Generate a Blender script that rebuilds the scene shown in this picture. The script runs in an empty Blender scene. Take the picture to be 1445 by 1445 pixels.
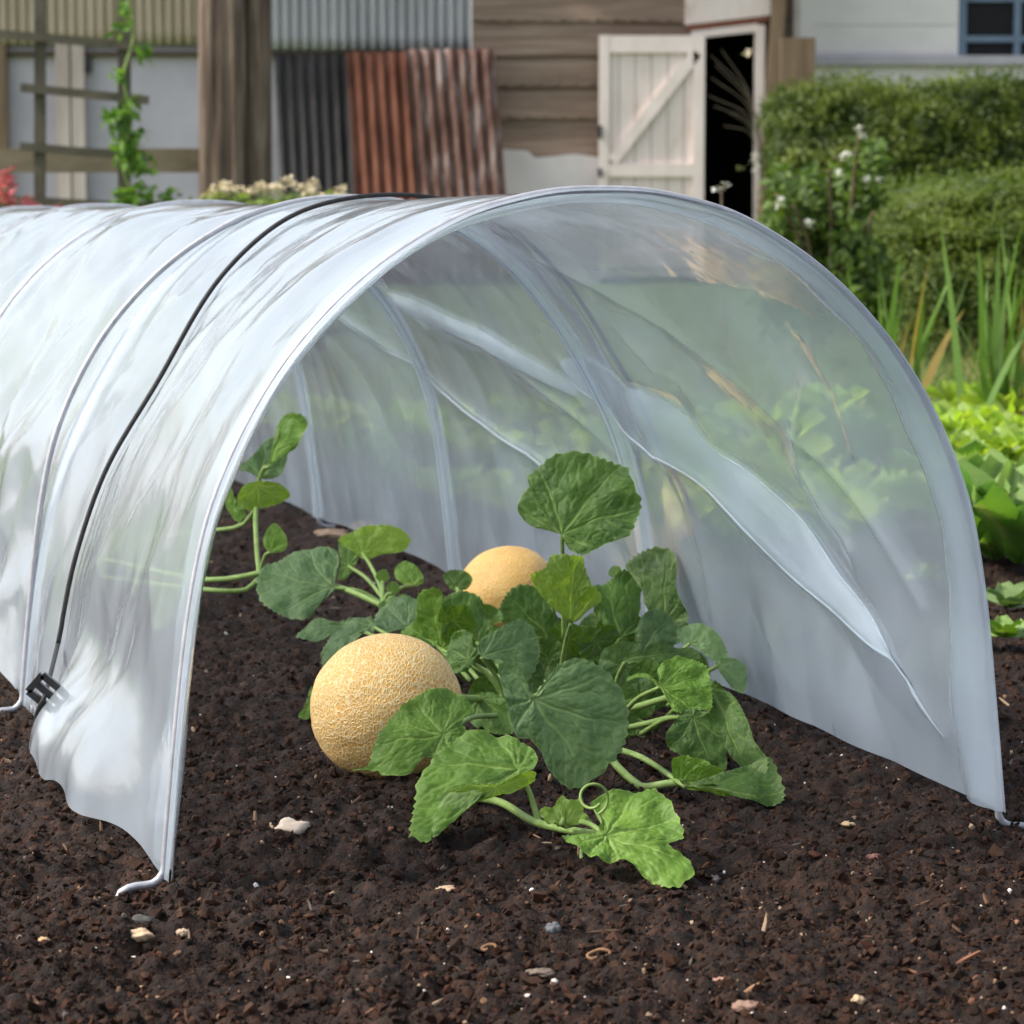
import bpy, math, random
import numpy as np
from mathutils import Vector, Matrix
R = math.radians
# ------------------------------------------------------------------ camera, light, exposure
sc = bpy.context.scene
F_PX, CAM_H = 4040.0, 0.475
PITCH = math.atan(412.0 / F_PX)
SUN_EL, SUN_AZ = 45.0, 263.0          # azimuth clockwise from +Y
SUN_STRENGTH, SKY_STRENGTH, EXPOSURE = 2.7, 0.15, 0.93
cd = bpy.data.cameras.new("camera"); cam = bpy.data.objects.new("camera", cd)
sc.collection.objects.link(cam); sc.camera = cam
cam.location = (0, 0, CAM_H); cam.rotation_euler = (math.pi / 2 - PITCH, 0, 0)
cd.sensor_width = 36.0; cd.lens = 36.0 * F_PX / 1445.0
cd.clip_start = 0.05; cd.clip_end = 500
cd.dof.use_dof = True; cd.dof.focus_distance = 2.25; cd.dof.aperture_fstop = cd.lens / 5.4
wd = bpy.data.worlds.new("World"); sc.world = wd; wd.use_nodes = True
wn = wd.node_tree.nodes; bg = wn["Background"]
sky = wn.new("ShaderNodeTexSky"); sky.sky_type = 'NISHITA'; sky.sun_disc = False
sky.sun_elevation = R(SUN_EL); sky.sun_rotation = R(SUN_AZ); sky.dust_density = 3.0; sky.air_density = 1.0
hz_ = wn.new("ShaderNodeHueSaturation"); hz_.inputs['Saturation'].default_value = .50      # a milky, hazy sky
wd.node_tree.links.new(sky.outputs[0], hz_.inputs['Color']); wd.node_tree.links.new(hz_.outputs[0], bg.inputs[0]); bg.inputs[1].default_value = SKY_STRENGTH
sl = bpy.data.lights.new("sun", 'SUN'); sl.energy = SUN_STRENGTH; sl.angle = R(6); sl.color = (1.0, .93, .84)
so = bpy.data.objects.new("sun", sl); sc.collection.objects.link(so)
sdir = Vector((math.sin(R(SUN_AZ)) * math.cos(R(SUN_EL)), math.cos(R(SUN_AZ)) * math.cos(R(SUN_EL)), math.sin(R(SUN_EL))))
so.rotation_euler = sdir.to_track_quat('Z', 'Y').to_euler(); so.location = sdir * 20
sc.view_settings.view_transform = 'Standard'; sc.view_settings.look = 'None'
sc.view_settings.exposure = EXPOSURE; sc.view_settings.gamma = 1.0
sc.cycles.max_bounces = 10; sc.cycles.transparent_max_bounces = 24; sc.cycles.use_denoising = True
sc.cycles.sample_clamp_indirect = 6

rng = np.random.default_rng(7); random.seed(7)

# ------------------------------------------------------------------ helpers
def ray(x, y):
    X = (x - 722.5) / F_PX; Y = (722.5 - y) / F_PX
    return np.array([X, math.cos(PITCH) + Y * math.sin(PITCH), -math.sin(PITCH) + Y * math.cos(PITCH)])
CAM = np.array([0, 0, CAM_H])
def P(x, y, D):                     # point at forward distance D along world Y
    d = ray(x, y); return CAM + d * (D / d[1])
def G(x, y, z=0.0):
    d = ray(x, y); return CAM + d * ((z - CAM_H) / d[2])
_perm = rng.permutation(4096)
def _h(ix, iy, seed):
    return _perm[(_perm[(ix + seed * 131) & 4095] + iy) & 4095]
_ga = rng.uniform(0, 2 * np.pi, 4096); _gx, _gy = np.cos(_ga), np.sin(_ga); _gv = rng.uniform(-1, 1, 4096)
def pn(x, y, seed=0):
    x = np.asarray(x, float); y = np.asarray(y, float)
    ix = np.floor(x).astype(int); iy = np.floor(y).astype(int); fx = x - ix; fy = y - iy
    u = fx * fx * fx * (fx * (fx * 6 - 15) + 10); v = fy * fy * fy * (fy * (fy * 6 - 15) + 10)
    def g(a, b):
        h = _h(ix + a, iy + b, seed); return _gx[h] * (fx - a) + _gy[h] * (fy - b)
    a = g(0, 0); b = g(1, 0); c = g(0, 1); d = g(1, 1)
    return 1.5 * ((a + (b - a) * u) * (1 - v) + (c + (d - c) * u) * v)
def worley(x, y, seed=0):
    ix = np.floor(x).astype(int); iy = np.floor(y).astype(int); m = np.full(np.shape(x), 9.0)
    for a in (-1, 0, 1):
        for b in (-1, 0, 1):
            h = _h(ix + a, iy + b, seed); px = ix + a + .5 + .45 * _gx[h]; py = iy + b + .5 + .45 * _gy[h]
            m = np.minimum(m, (px - x) ** 2 + (py - y) ** 2)
    return np.sqrt(m)
def sm(e0, e1, x):
    t = np.clip((x - e0) / (e1 - e0), 0, 1); return t * t * (3 - 2 * t)

def link(o, parent=None):
    sc.collection.objects.link(o)
    if parent is not None: o.parent = parent
    return o
def tag(o, label=None, cat=None, group=None, kind=None):
    if label: o['label'] = label
    if cat: o['category'] = cat
    if group: o['group'] = group
    if kind: o['kind'] = kind
    return o
def empty(name, loc=(0, 0, 0)):
    o = bpy.data.objects.new(name, None); o.location = loc; o.empty_display_size = .05; return link(o)
def mesh_np(name, V, Fq, mat, parent=None, smooth=True, attrs=None):
    V = np.asarray(V, float); Fq = np.asarray(Fq, int)
    if parent is not None and isinstance(parent, bpy.types.Object):
        p = parent; off = np.zeros(3)
        while p is not None: off += np.array(p.location); p = p.parent
        V = V - off
    me = bpy.data.meshes.new(name); k = Fq.shape[1]
    me.vertices.add(len(V)); me.vertices.foreach_set('co', V.ravel())
    me.loops.add(Fq.size); me.loops.foreach_set('vertex_index', Fq.ravel())
    me.polygons.add(len(Fq)); me.polygons.foreach_set('loop_start', np.arange(len(Fq)) * k)
    me.update(calc_edges=True); me.validate()
    me.polygons.foreach_set('use_smooth', np.full(len(me.polygons), smooth))
    if attrs:
        for an, (ty, data) in attrs.items():
            at = me.attributes.new(an, ty, 'POINT')
            at.data.foreach_set('value' if ty == 'FLOAT' else 'color', np.asarray(data, float).ravel())
    me.materials.append(mat)
    return link(bpy.data.objects.new(name, me), parent)
def grid_faces(nr, nc, wrap=False):
    i = np.arange(nr - 1)[:, None]; j = np.arange(nc if wrap else nc - 1)[None]; j2 = (j + 1) % nc
    return np.stack([i * nc + j, i * nc + j2, (i + 1) * nc + j2, (i + 1) * nc + j], -1).reshape(-1, 4)
class MB:
    def __init__(s): s.V = []; s.F = []; s.n = 0
    def add(s, V, Fq):
        s.V.append(np.asarray(V, float)); s.F.append(np.asarray(Fq, int) + s.n); s.n += len(V); return s
    def hexa(s, pts):               # 8 points: bottom 4, top 4
        return s.add(pts, [[0, 3, 2, 1], [4, 5, 6, 7], [0, 1, 5, 4], [1, 2, 6, 5], [2, 3, 7, 6], [3, 0, 4, 7]])
    def box(s, x0, x1, y0, y1, z0, z1):
        return s.hexa([(x0, y0, z0), (x1, y0, z0), (x1, y1, z0), (x0, y1, z0), (x0, y0, z1), (x1, y0, z1), (x1, y1, z1), (x0, y1, z1)])
    def bar(s, a, b, w, d, depth_dir=(0, 1, 0)):     # a rectangular bar from a to b; w across, d in depth
        a = np.array(a, float); b = np.array(b, float); t = b - a; t /= np.linalg.norm(t)
        dd = np.array(depth_dir, float); dd -= t * (dd @ t); dd /= np.linalg.norm(dd); c = np.cross(t, dd)
        q = [(-1, -1), (1, -1), (1, 1), (-1, 1)]
        return s.hexa([a + c * w / 2 * i + dd * d / 2 * j for i, j in q] + [b + c * w / 2 * i + dd * d / 2 * j for i, j in q])
    def tube(s, pts, r, n=10, caps=True):
        pts = np.asarray(pts, float); m = len(pts); r = np.full(m, r) if np.isscalar(r) else np.asarray(r)
        T = np.gradient(pts, axis=0); T /= np.linalg.norm(T, axis=1)[:, None] + 1e-12
        up = np.array([0, 0, 1.]) if abs(T[0, 2]) < .9 else np.array([1., 0, 0])
        N = np.cross(T[0], up); N /= np.linalg.norm(N); ring = []
        a = np.linspace(0, 2 * np.pi, n, endpoint=False)
        for i in range(m):
            N = N - T[i] * (N @ T[i]); N /= np.linalg.norm(N); B = np.cross(T[i], N)
            ring.append(pts[i] + r[i] * (np.cos(a)[:, None] * N + np.sin(a)[:, None] * B))
        V = np.concatenate(ring); Fq = grid_faces(m, n, True)
        if caps:
            V = np.concatenate([V, pts[:1], pts[-1:]]); c0, c1 = m * n, m * n + 1; k = np.arange(n)
            Fc = np.stack([np.full(n, c0), (k + 1) % n, k, np.full(n, c0)], -1)
            Fd = np.stack([np.full(n, c1), (m - 1) * n + k, (m - 1) * n + (k + 1) % n, np.full(n, c1)], -1)
            s.add(V, Fq); s.tri = getattr(s, 'tri', []); base = s.n - len(V)
            s.tri += [(base + x[0], base + x[1], base + x[2]) for x in Fc] + [(base + x[0], base + x[1], base + x[2]) for x in Fd]
            return s
        return s.add(V, Fq)
    def build(s, name, mat, parent=None, smooth=False):
        V = np.concatenate(s.V); Fq = np.concatenate(s.F); tri = getattr(s, 'tri', [])
        off = np.zeros(3); p = parent
        while p is not None: off += np.array(p.location); p = p.parent
        me = bpy.data.meshes.new(name); me.from_pydata((V - off).tolist(), [], Fq.tolist() + [list(t) for t in tri]); me.update()
        me.polygons.foreach_set('use_smooth', [smooth] * len(me.polygons)); me.materials.append(mat)
        return link(bpy.data.objects.new(name, me), parent)
def catmull(pts, n):
    pts = np.asarray(pts, float); d = np.r_[0, np.cumsum(np.linalg.norm(np.diff(pts, axis=0), axis=1))]
    m = np.zeros_like(pts)
    for i in range(len(pts)):
        a = max(i - 1, 0); b = min(i + 1, len(pts) - 1); m[i] = (pts[b] - pts[a]) / (d[b] - d[a])
    t = np.linspace(0, d[-1], n); k = np.clip(np.searchsorted(d, t, side='right') - 1, 0, len(pts) - 2)
    h = (d[k + 1] - d[k])[:, None]; u = ((t - d[k])[:, None]) / h
    return ((2 * u**3 - 3 * u**2 + 1) * pts[k] + (u**3 - 2 * u**2 + u) * h * m[k] + (-2 * u**3 + 3 * u**2) * pts[k + 1] + (u**3 - u**2) * h * m[k + 1])

# ------------------------------------------------------------------ materials
def mat(name):
    m = bpy.data.materials.new(name); m.use_nodes = True; nt = m.node_tree; nt.nodes.clear()
    out = nt.nodes.new('ShaderNodeOutputMaterial'); return m, nt, out
def N(nt, t, **k):
    n = nt.nodes.new(t)
    for a, b in k.items():
        if a.startswith('i_'):
            key = a[2:]; n.inputs[int(key) if key.isdigit() else key.replace('_', ' ')].default_value = b
        else: setattr(n, a, b)
    return n
def ramp(nt, fac, stops):
    r = nt.nodes.new('ShaderNodeValToRGB'); e = r.color_ramp.elements
    while len(e) < len(stops): e.new(.5)
    for el, (p, c) in zip(e, stops): el.position = p; el.color = (*c, 1)
    nt.links.new(fac, r.inputs[0]); return r.outputs[0]
def simple(name, stops, scale=(5, 5, 5), detail=6, rough=.8, bump=.3, bump_scale=None, dist=.01, spec=.3, metal=0, extra=None):
    m, nt, out = mat(name); L = nt.links.new
    tc = N(nt, 'ShaderNodeTexCoord'); mp = N(nt, 'ShaderNodeMapping'); mp.inputs['Scale'].default_value = scale
    L(tc.outputs['Object'], mp.inputs[0]); no = N(nt, 'ShaderNodeTexNoise'); no.inputs['Scale'].default_value = 1; no.inputs['Detail'].default_value = detail
    no.inputs['Roughness'].default_value = .65
    L(mp.outputs[0], no.inputs[0]); col = ramp(nt, no.outputs[0], stops)
    p = N(nt, 'ShaderNodeBsdfPrincipled'); p.inputs['Roughness'].default_value = rough; p.inputs['Specular IOR Level'].default_value = spec
    p.inputs['Metallic'].default_value = metal
    L(col, p.inputs['Base Color']); b = N(nt, 'ShaderNodeBump'); b.inputs['Strength'].default_value = bump; b.inputs['Distance'].default_value = dist
    L(no.outputs[0], b.inputs['Height']); L(b.outputs[0], p.inputs['Normal']); L(p.outputs[0], out.inputs[0])
    return m
def film_mat(name, haze=.20, tint=(.93, .955, .97)):
    m, nt, out = mat(name); L = nt.links.new
    lw = N(nt, 'ShaderNodeLayerWeight'); lw.inputs['Blend'].default_value = .5
    cs = N(nt, 'ShaderNodeMath', operation='SUBTRACT'); cs.inputs[0].default_value = 1.0; L(lw.outputs['Facing'], cs.inputs[1])
    mx = N(nt, 'ShaderNodeMath', operation='MAXIMUM'); L(cs.outputs[0], mx.inputs[0]); mx.inputs[1].default_value = .55
    iv = N(nt, 'ShaderNodeMath', operation='DIVIDE'); iv.inputs[0].default_value = 1.0; L(mx.outputs[0], iv.inputs[1])
    pw = N(nt, 'ShaderNodeMath', operation='POWER'); pw.inputs[0].default_value = 1 - haze; L(iv.outputs[0], pw.inputs[1])
    hz = N(nt, 'ShaderNodeMath', operation='SUBTRACT'); hz.inputs[0].default_value = 1.0; L(pw.outputs[0], hz.inputs[1])
    tc = N(nt, 'ShaderNodeTexCoord'); no = N(nt, 'ShaderNodeTexNoise'); no.inputs['Scale'].default_value = 9; no.inputs['Detail'].default_value = 5
    L(tc.outputs['Object'], no.inputs[0])
    mr = N(nt, 'ShaderNodeMapRange'); L(no.outputs[0], mr.inputs[0]); mr.inputs[1].default_value = .3; mr.inputs[2].default_value = .7
    mr.inputs[3].default_value = .8; mr.inputs[4].default_value = 1.2
    hm = N(nt, 'ShaderNodeMath', operation='MULTIPLY'); hm.use_clamp = True; L(hz.outputs[0], hm.inputs[0]); L(mr.outputs[0], hm.inputs[1])
    n2 = N(nt, 'ShaderNodeTexNoise'); n2.inputs['Scale'].default_value = 35; n2.inputs['Detail'].default_value = 3; L(tc.outputs['Object'], n2.inputs[0])
    b = N(nt, 'ShaderNodeBump'); b.inputs['Strength'].default_value = .25; b.inputs['Distance'].default_value = .004; L(n2.outputs[0], b.inputs['Height'])
    tr = N(nt, 'ShaderNodeBsdfTransparent'); tr.inputs[0].default_value = (*tint, 1)
    rf = N(nt, 'ShaderNodeBsdfRefraction'); rf.inputs['Color'].default_value = (*tint, 1); rf.inputs['Roughness'].default_value = .62; rf.inputs['IOR'].default_value = 1.045
    mt_ = N(nt, 'ShaderNodeMixShader'); mt_.inputs[0].default_value = .42; L(tr.outputs[0], mt_.inputs[1]); L(rf.outputs[0], mt_.inputs[2]); tr = mt_
    df = N(nt, 'ShaderNodeBsdfDiffuse'); df.inputs[0].default_value = (.76, .86, .96, 1)
    tl = N(nt, 'ShaderNodeBsdfTranslucent'); tl.inputs[0].default_value = (.76, .86, .96, 1)
    L(b.outputs[0], df.inputs['Normal']); L(b.outputs[0], tl.inputs['Normal'])
    m1 = N(nt, 'ShaderNodeMixShader'); m1.inputs[0].default_value = .5; L(df.outputs[0], m1.inputs[1]); L(tl.outputs[0], m1.inputs[2])
    m2 = N(nt, 'ShaderNodeMixShader'); L(hm.outputs[0], m2.inputs[0]); L(tr.outputs[0], m2.inputs[1]); L(m1.outputs[0], m2.inputs[2])
    gl = N(nt, 'ShaderNodeBsdfGlossy'); gl.inputs['Roughness'].default_value = .11; gl.inputs[0].default_value = (1, 1, 1, 1); L(b.outputs[0], gl.inputs['Normal'])
    fr = N(nt, 'ShaderNodeFresnel'); fr.inputs[0].default_value = 1.5; 
    geo = N(nt, 'ShaderNodeNewGeometry')
    # a thin sheet reflects the same from both faces: keep the index above 1 on the back face too
    ior = N(nt, 'ShaderNodeMapRange'); L(geo.outputs['Backfacing'], ior.inputs[0]); ior.inputs[3].default_value = 1.5; ior.inputs[4].default_value = 1 / 1.5
    L(ior.outputs[0], fr.inputs[0])
    f2 = N(nt, 'ShaderNodeMath', operation='MULTIPLY'); f2.use_clamp = True; f2.inputs[1].default_value = 1.1; L(fr.outputs[0], f2.inputs[0])
    m3 = N(nt, 'ShaderNodeMixShader'); L(f2.outputs[0], m3.inputs[0]); L(m2.outputs[0], m3.inputs[1]); L(gl.outputs[0], m3.inputs[2])
    L(m3.outputs[0], out.inputs[0]); return m
def leaf_mat(name, lo, hi, vein, trans=.2, rough=.58, spec=.32, back=1.2):
    m, nt, out = mat(name); L = nt.links.new
    at = N(nt, 'ShaderNodeAttribute', attribute_name='vein'); tc = N(nt, 'ShaderNodeTexCoord'); oi = N(nt, 'ShaderNodeObjectInfo')
    no = N(nt, 'ShaderNodeTexNoise', noise_dimensions='4D'); no.inputs['Scale'].default_value = 30; no.inputs['Detail'].default_value = 5
    ml = N(nt, 'ShaderNodeMath', operation='MULTIPLY'); L(oi.outputs['Random'], ml.inputs[0]); ml.inputs[1].default_value = 40; L(ml.outputs[0], no.inputs['W'])
    L(tc.outputs['Object'], no.inputs[0]); col = ramp(nt, no.outputs[0], [(.35, lo), (.68, hi)])
    mx = N(nt, 'ShaderNodeMix', data_type='RGBA'); L(at.outputs['Fac'], mx.inputs[0]); L(col, mx.inputs[6]); mx.inputs[7].default_value = (*vein, 1)
    geo = N(nt, 'ShaderNodeNewGeometry'); bk = N(nt, 'ShaderNodeMix', data_type='RGBA', blend_type='MIX')
    fb = N(nt, 'ShaderNodeMath', operation='MULTIPLY'); fb.inputs[1].default_value = .45; L(geo.outputs['Backfacing'], fb.inputs[0])
    L(fb.outputs[0], bk.inputs[0]); L(mx.outputs[2], bk.inputs[6]); bk.inputs[7].default_value = (.20 * back, .27 * back, .10 * back, 1)
    hv = N(nt, 'ShaderNodeHueSaturation'); vr = N(nt, 'ShaderNodeMapRange'); L(oi.outputs['Random'], vr.inputs[0]); vr.inputs[3].default_value = .8; vr.inputs[4].default_value = 1.2
    L(vr.outputs[0], hv.inputs['Value']); L(bk.outputs[2], hv.inputs['Color'])
    p = N(nt, 'ShaderNodeBsdfPrincipled'); p.inputs['Roughness'].default_value = rough; p.inputs['Specular IOR Level'].default_value = spec; L(hv.outputs[0], p.inputs['Base Color'])
    n2 = N(nt, 'ShaderNodeTexNoise'); n2.inputs['Scale'].default_value = 260; n2.inputs['Detail'].default_value = 3; L(tc.outputs['Object'], n2.inputs[0])
    vo = N(nt, 'ShaderNodeTexVoronoi'); vo.inputs['Scale'].default_value = 190; L(tc.outputs['Object'], vo.inputs[0]); va = N(nt, 'ShaderNodeMath', operation='SUBTRACT'); L(n2.outputs[0], va.inputs[0]); L(vo.outputs[0], va.inputs[1])
    b = N(nt, 'ShaderNodeBump'); b.inputs['Strength'].default_value = .32; b.inputs['Distance'].default_value = .0012; L(va.outputs[0], b.inputs['Height']); L(b.outputs[0], p.inputs['Normal'])
    tl = N(nt, 'ShaderNodeBsdfTranslucent'); br = N(nt, 'ShaderNodeMix', data_type='RGBA', blend_type='MULTIPLY'); br.inputs[0].default_value = 1
    L(hv.outputs[0], br.inputs[6]); br.inputs[7].default_value = (2.2, 2.1, .9, 1); L(br.outputs[2], tl.inputs[0])
    ms = N(nt, 'ShaderNodeMixShader'); ms.inputs[0].default_value = trans; L(p.outputs[0], ms.inputs[1]); L(tl.outputs[0], ms.inputs[2]); L(ms.outputs[0], out.inputs[0])
    return m
def attr_mat(name, rough=.9, spec=.2, trans=0.0):
    m, nt, out = mat(name); L = nt.links.new
    at = N(nt, 'ShaderNodeAttribute', attribute_name='col'); p = N(nt, 'ShaderNodeBsdfPrincipled')
    p.inputs['Roughness'].default_value = rough; p.inputs['Specular IOR Level'].default_value = spec; L(at.outputs[0], p.inputs['Base Color'])
    if trans:
        tl = N(nt, 'ShaderNodeBsdfTranslucent'); br = N(nt, 'ShaderNodeMix', data_type='RGBA', blend_type='MULTIPLY'); br.inputs[0].default_value = 1
        L(at.outputs[0], br.inputs[6]); br.inputs[7].default_value = (1.8, 1.8, .8, 1); L(br.outputs[2], tl.inputs[0])
        ms = N(nt, 'ShaderNodeMixShader'); ms.inputs[0].default_value = trans; L(p.outputs[0], ms.inputs[1]); L(tl.outputs[0], ms.inputs[2]); L(ms.outputs[0], out.inputs[0])
    else: L(p.outputs[0], out.inputs[0])
    return m
M = {}
M['film'] = film_mat('clear_polythene', haze=.29); M['hem'] = film_mat('polythene_hem', haze=.24)
M['wire'] = simple('galvanised_wire', [(.3, (.30, .31, .34)), (.7, (.46, .47, .50))], (60, 60, 60), rough=.42, bump=.1, spec=.5, metal=.35)
M['cord'] = simple('black_cord', [(.3, (.012, .012, .013)), (.7, (.03, .03, .032))], (200, 200, 200), rough=.6, bump=.5, dist=.001)
M['black_plastic'] = simple('black_plastic', [(.3, (.015, .015, .016)), (.7, (.03, .03, .032))], (80, 80, 80), rough=.35, bump=.05, spec=.5)
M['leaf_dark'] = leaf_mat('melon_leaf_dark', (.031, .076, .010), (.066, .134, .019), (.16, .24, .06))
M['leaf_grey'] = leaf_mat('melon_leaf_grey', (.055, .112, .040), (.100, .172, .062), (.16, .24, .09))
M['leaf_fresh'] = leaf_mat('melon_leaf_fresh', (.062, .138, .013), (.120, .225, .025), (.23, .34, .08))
M['leaf_lime'] = leaf_mat('melon_leaf_young', (.13, .22, .03), (.20, .31, .05), (.27, .37, .11), trans=.4)
M['stem'] = simple('melon_stem', [(.3, (.15, .24, .05)), (.7, (.26, .36, .11))], (60, 60, 60), rough=.5, bump=.3, dist=.002)
M['bloom'] = simple('cream_petal', [(.3, (.62, .52, .33)), (.7, (.80, .74, .55))], (60, 60, 60), rough=.7)
M['pink'] = simple('pink_petal', [(.3, (.72, .22, .23)), (.7, (.85, .40, .40))], (60, 60, 60), rough=.6)
M['white_petal'] = simple('white_petal', [(.3, (.72, .72, .62)), (.7, (.85, .85, .8))], (60, 60, 60), rough=.6)
M['soil_bits'] = attr_mat('soil_bits'); M['foliage'] = attr_mat('foliage', .55, .35, .3)
M['trunkbark'] = simple('twig_bark', [(.3, (.10, .07, .045)), (.7, (.2, .15, .1))], (20, 20, 4), rough=.9)

def soil_mat():
    m, nt, out = mat('garden_soil'); L = nt.links.new
    tc = N(nt, 'ShaderNodeTexCoord')
    n1 = N(nt, 'ShaderNodeTexNoise'); n1.inputs['Scale'].default_value = 90; n1.inputs['Detail'].default_value = 8; n1.inputs['Roughness'].default_value = .7; L(tc.outputs['Object'], n1.inputs[0])
    n2 = N(nt, 'ShaderNodeTexNoise'); n2.inputs['Scale'].default_value = 6; n2.inputs['Detail'].default_value = 4; L(tc.outputs['Object'], n2.inputs[0])
    soil = ramp(nt, n1.outputs[0], [(.32, (.0030, .0016, .0010)), (.5, (.013, .0062, .0036)), (.70, (.048, .0205, .0105))])
    dry = ramp(nt, n1.outputs[0], [(.34, (.05, .075, .018)), (.52, (.085, .13, .028)), (.70, (.14, .14, .05))])
    sep = N(nt, 'ShaderNodeSeparateXYZ'); L(tc.outputs['Object'], sep.inputs[0])
    ad = N(nt, 'ShaderNodeMath', operation='MULTIPLY_ADD'); L(n2.outputs[0], ad.inputs[0]); ad.inputs[1].default_value = 1.6; L(sep.outputs['Y'], ad.inputs[2])
    mr = N(nt, 'ShaderNodeMapRange'); L(ad.outputs[0], mr.inputs[0]); mr.inputs[1].default_value = 6.8; mr.inputs[2].default_value = 8.8
    lf = N(nt, 'ShaderNodeMapRange'); L(sep.outputs['X'], lf.inputs[0]); lf.inputs[1].default_value = -1.9; lf.inputs[2].default_value = -2.2  # unseen ground far left, coloured as grass for what the film reflects
    mm = N(nt, 'ShaderNodeMath', operation='MAXIMUM'); L(mr.outputs[0], mm.inputs[0]); L(lf.outputs[0], mm.inputs[1])
    mx = N(nt, 'ShaderNodeMix', data_type='RGBA'); L(mm.outputs[0], mx.inputs[0]); L(soil, mx.inputs[6]); L(dry, mx.inputs[7])
    p = N(nt, 'ShaderNodeBsdfPrincipled'); p.inputs['Roughness'].default_value = .85; p.inputs['Specular IOR Level'].default_value = .25; L(mx.outputs[2], p.inputs['Base Color'])
    b = N(nt, 'ShaderNodeBump'); b.inputs['Strength'].default_value = .9; b.inputs['Distance'].default_value = .004; n3 = N(nt, 'ShaderNodeTexNoise')
    n3.inputs['Scale'].default_value = 260; n3.inputs['Detail'].default_value = 5; L(tc.outputs['Object'], n3.inputs[0]); L(n3.outputs[0], b.inputs['Height']); L(b.outputs[0], p.inputs['Normal'])
    L(p.outputs[0], out.inputs[0]); return m
M['soil'] = soil_mat()

# ------------------------------------------------------------------ ground
def soil_h(x, y):
    h = .010 * pn(x * 3.1, y * 3.1, 1) + .007 * pn(x * 8, y * 8, 2)
    near = 1 - sm(7, 10, y)
    c = (.45 - worley(x * 26 + .3 * pn(x * 40, y * 40, 9), y * 26, 3)); h = h + near * .021 * c * (pn(x * 6, y * 6, 8) * .8 + .6) + near * .010 * (.45 - worley(x * 13, y * 13 + .4 * pn(x * 20, y * 20, 12), 13))
    h = h + near * .0085 * (.45 - worley(x * 62, y * 62, 4)) + near * .0035 * (.45 - worley(x * 140, y * 140, 5))
    return h - .004
D = [-60, -20, -8, -3, 0, .8, 1.2]
d = 1.4
while d < 6.5: D.append(d); d *= 1.0021
while d < 12: D.append(d); d *= 1.012
D += [12.5, 14, 17, 21, 26, 34, 50, 90, 160, 300]
D = np.array(D); kd = np.arange(-.30, .3001, .00115)
k = np.r_[-80, -30, -12, -5, -2.5, -1.4, -.9, -.65, -.5, -.42, -.36, -.33, kd, .33, .36, .42, .5, .65, .9, 1.4, 2.5, 5, 12, 30, 80]
X = k[None, :] * np.maximum(D, 1.3)[:, None]; Y = np.repeat(D[:, None], len(k), 1)
ground = mesh_np('ground', np.stack([X, Y, soil_h(X, Y)], -1).reshape(-1, 3), grid_faces(len(D), len(k)), M['soil'])
tag(ground, 'dark crumbly garden soil turning to dry grass towards the hedge', 'ground', kind='structure')

def ico():
    t = (1 + 5 ** .5) / 2
    v = np.array([(-1, t, 0), (1, t, 0), (-1, -t, 0), (1, -t, 0), (0, -1, t), (0, 1, t), (0, -1, -t), (0, 1, -t), (t, 0, -1), (t, 0, 1), (-t, 0, -1), (-t, 0, 1)], float)
    f = np.array([(0, 11, 5), (0, 5, 1), (0, 1, 7), (0, 7, 10), (0, 10, 11), (1, 5, 9), (5, 11, 4), (11, 10, 2), (10, 7, 6), (7, 1, 8), (3, 9, 4), (3, 4, 2), (3, 2, 6), (3, 6, 8), (3, 8, 9), (4, 9, 5), (2, 4, 11), (6, 2, 10), (8, 6, 7), (9, 8, 1)])
    return v / np.linalg.norm(v[0]), f
IV, IF = ico()
def rot_batch(n):
    q = rng.normal(size=(n, 4)); q /= np.linalg.norm(q, axis=1)[:, None]; w, x, y, z = q.T
    return np.stack([1 - 2 * (y * y + z * z), 2 * (x * y - z * w), 2 * (x * z + y * w), 2 * (x * y + z * w), 1 - 2 * (x * x + z * z), 2 * (y * z - x * w),
                     2 * (x * z - y * w), 2 * (y * z + x * w), 1 - 2 * (x * x + y * y)], -1).reshape(n, 3, 3)
def crumbs(n, Drange, rad, cols, stretch=(1, 1, 1), kmax=.27, jit=.28):
    Dd = np.exp(rng.uniform(math.log(Drange[0]), math.log(Drange[1]), n)); kk = rng.uniform(-kmax, kmax, n); x = kk * Dd; y = Dd
    r = rad[0] * (rad[1] / rad[0]) ** (rng.random(n) ** 2.6); Rm = rot_batch(n)
    v = IV[None] * (1 + rng.uniform(-jit, jit, (n, 12, 1))) * (np.array(stretch) * rng.uniform(.65, 1.2, (n, 3)))[:, None, :]
    v = np.einsum('nij,nkj->nki', Rm, v) * r[:, None, None]
    v += np.stack([x, y, soil_h(x, y) + r * .25], -1)[:, None]
    c = cols[rng.integers(0, len(cols), n)] * rng.uniform(.7, 1.3, (n, 1)); c = np.c_[c, np.ones(n)]
    return v.reshape(-1, 3), (IF[None] + (np.arange(n) * 12)[:, None, None]).reshape(-1, 3), np.repeat(c, 12, 0)
bro = np.array([(.016, .0090, .0060), (.026, .0140, .0095), (.011, .0066, .0046), (.034, .019, .0125), (.046, .028, .020), (.020, .011, .0075), (.035, .016, .010)]) * np.array([.86, .70, .56])
tan = np.array([(.20, .12, .07), (.28, .2, .13), (.16, .075, .045), (.10, .06, .04), (.13, .11, .09)])
parts = [crumbs(80000, (1.45, 5.0), (.0008, .0042), bro, jit=.55), crumbs(800, (1.45, 3.4), (.003, .0070), bro * 1.1, jit=.55), crumbs(2600, (1.45, 4), (.0009, .0030), tan, jit=.42),
         crumbs(420, (1.45, 4), (.0008, .0023), np.array([(.75, .72, .68), (.6, .55, .5)])), crumbs(260, (1.45, 3.5), (.0009, .0022), tan, (1, 1, 7)),]
Vv = np.concatenate([p[0] for p in parts]); off = np.cumsum([0] + [len(p[0]) for p in parts])
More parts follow.
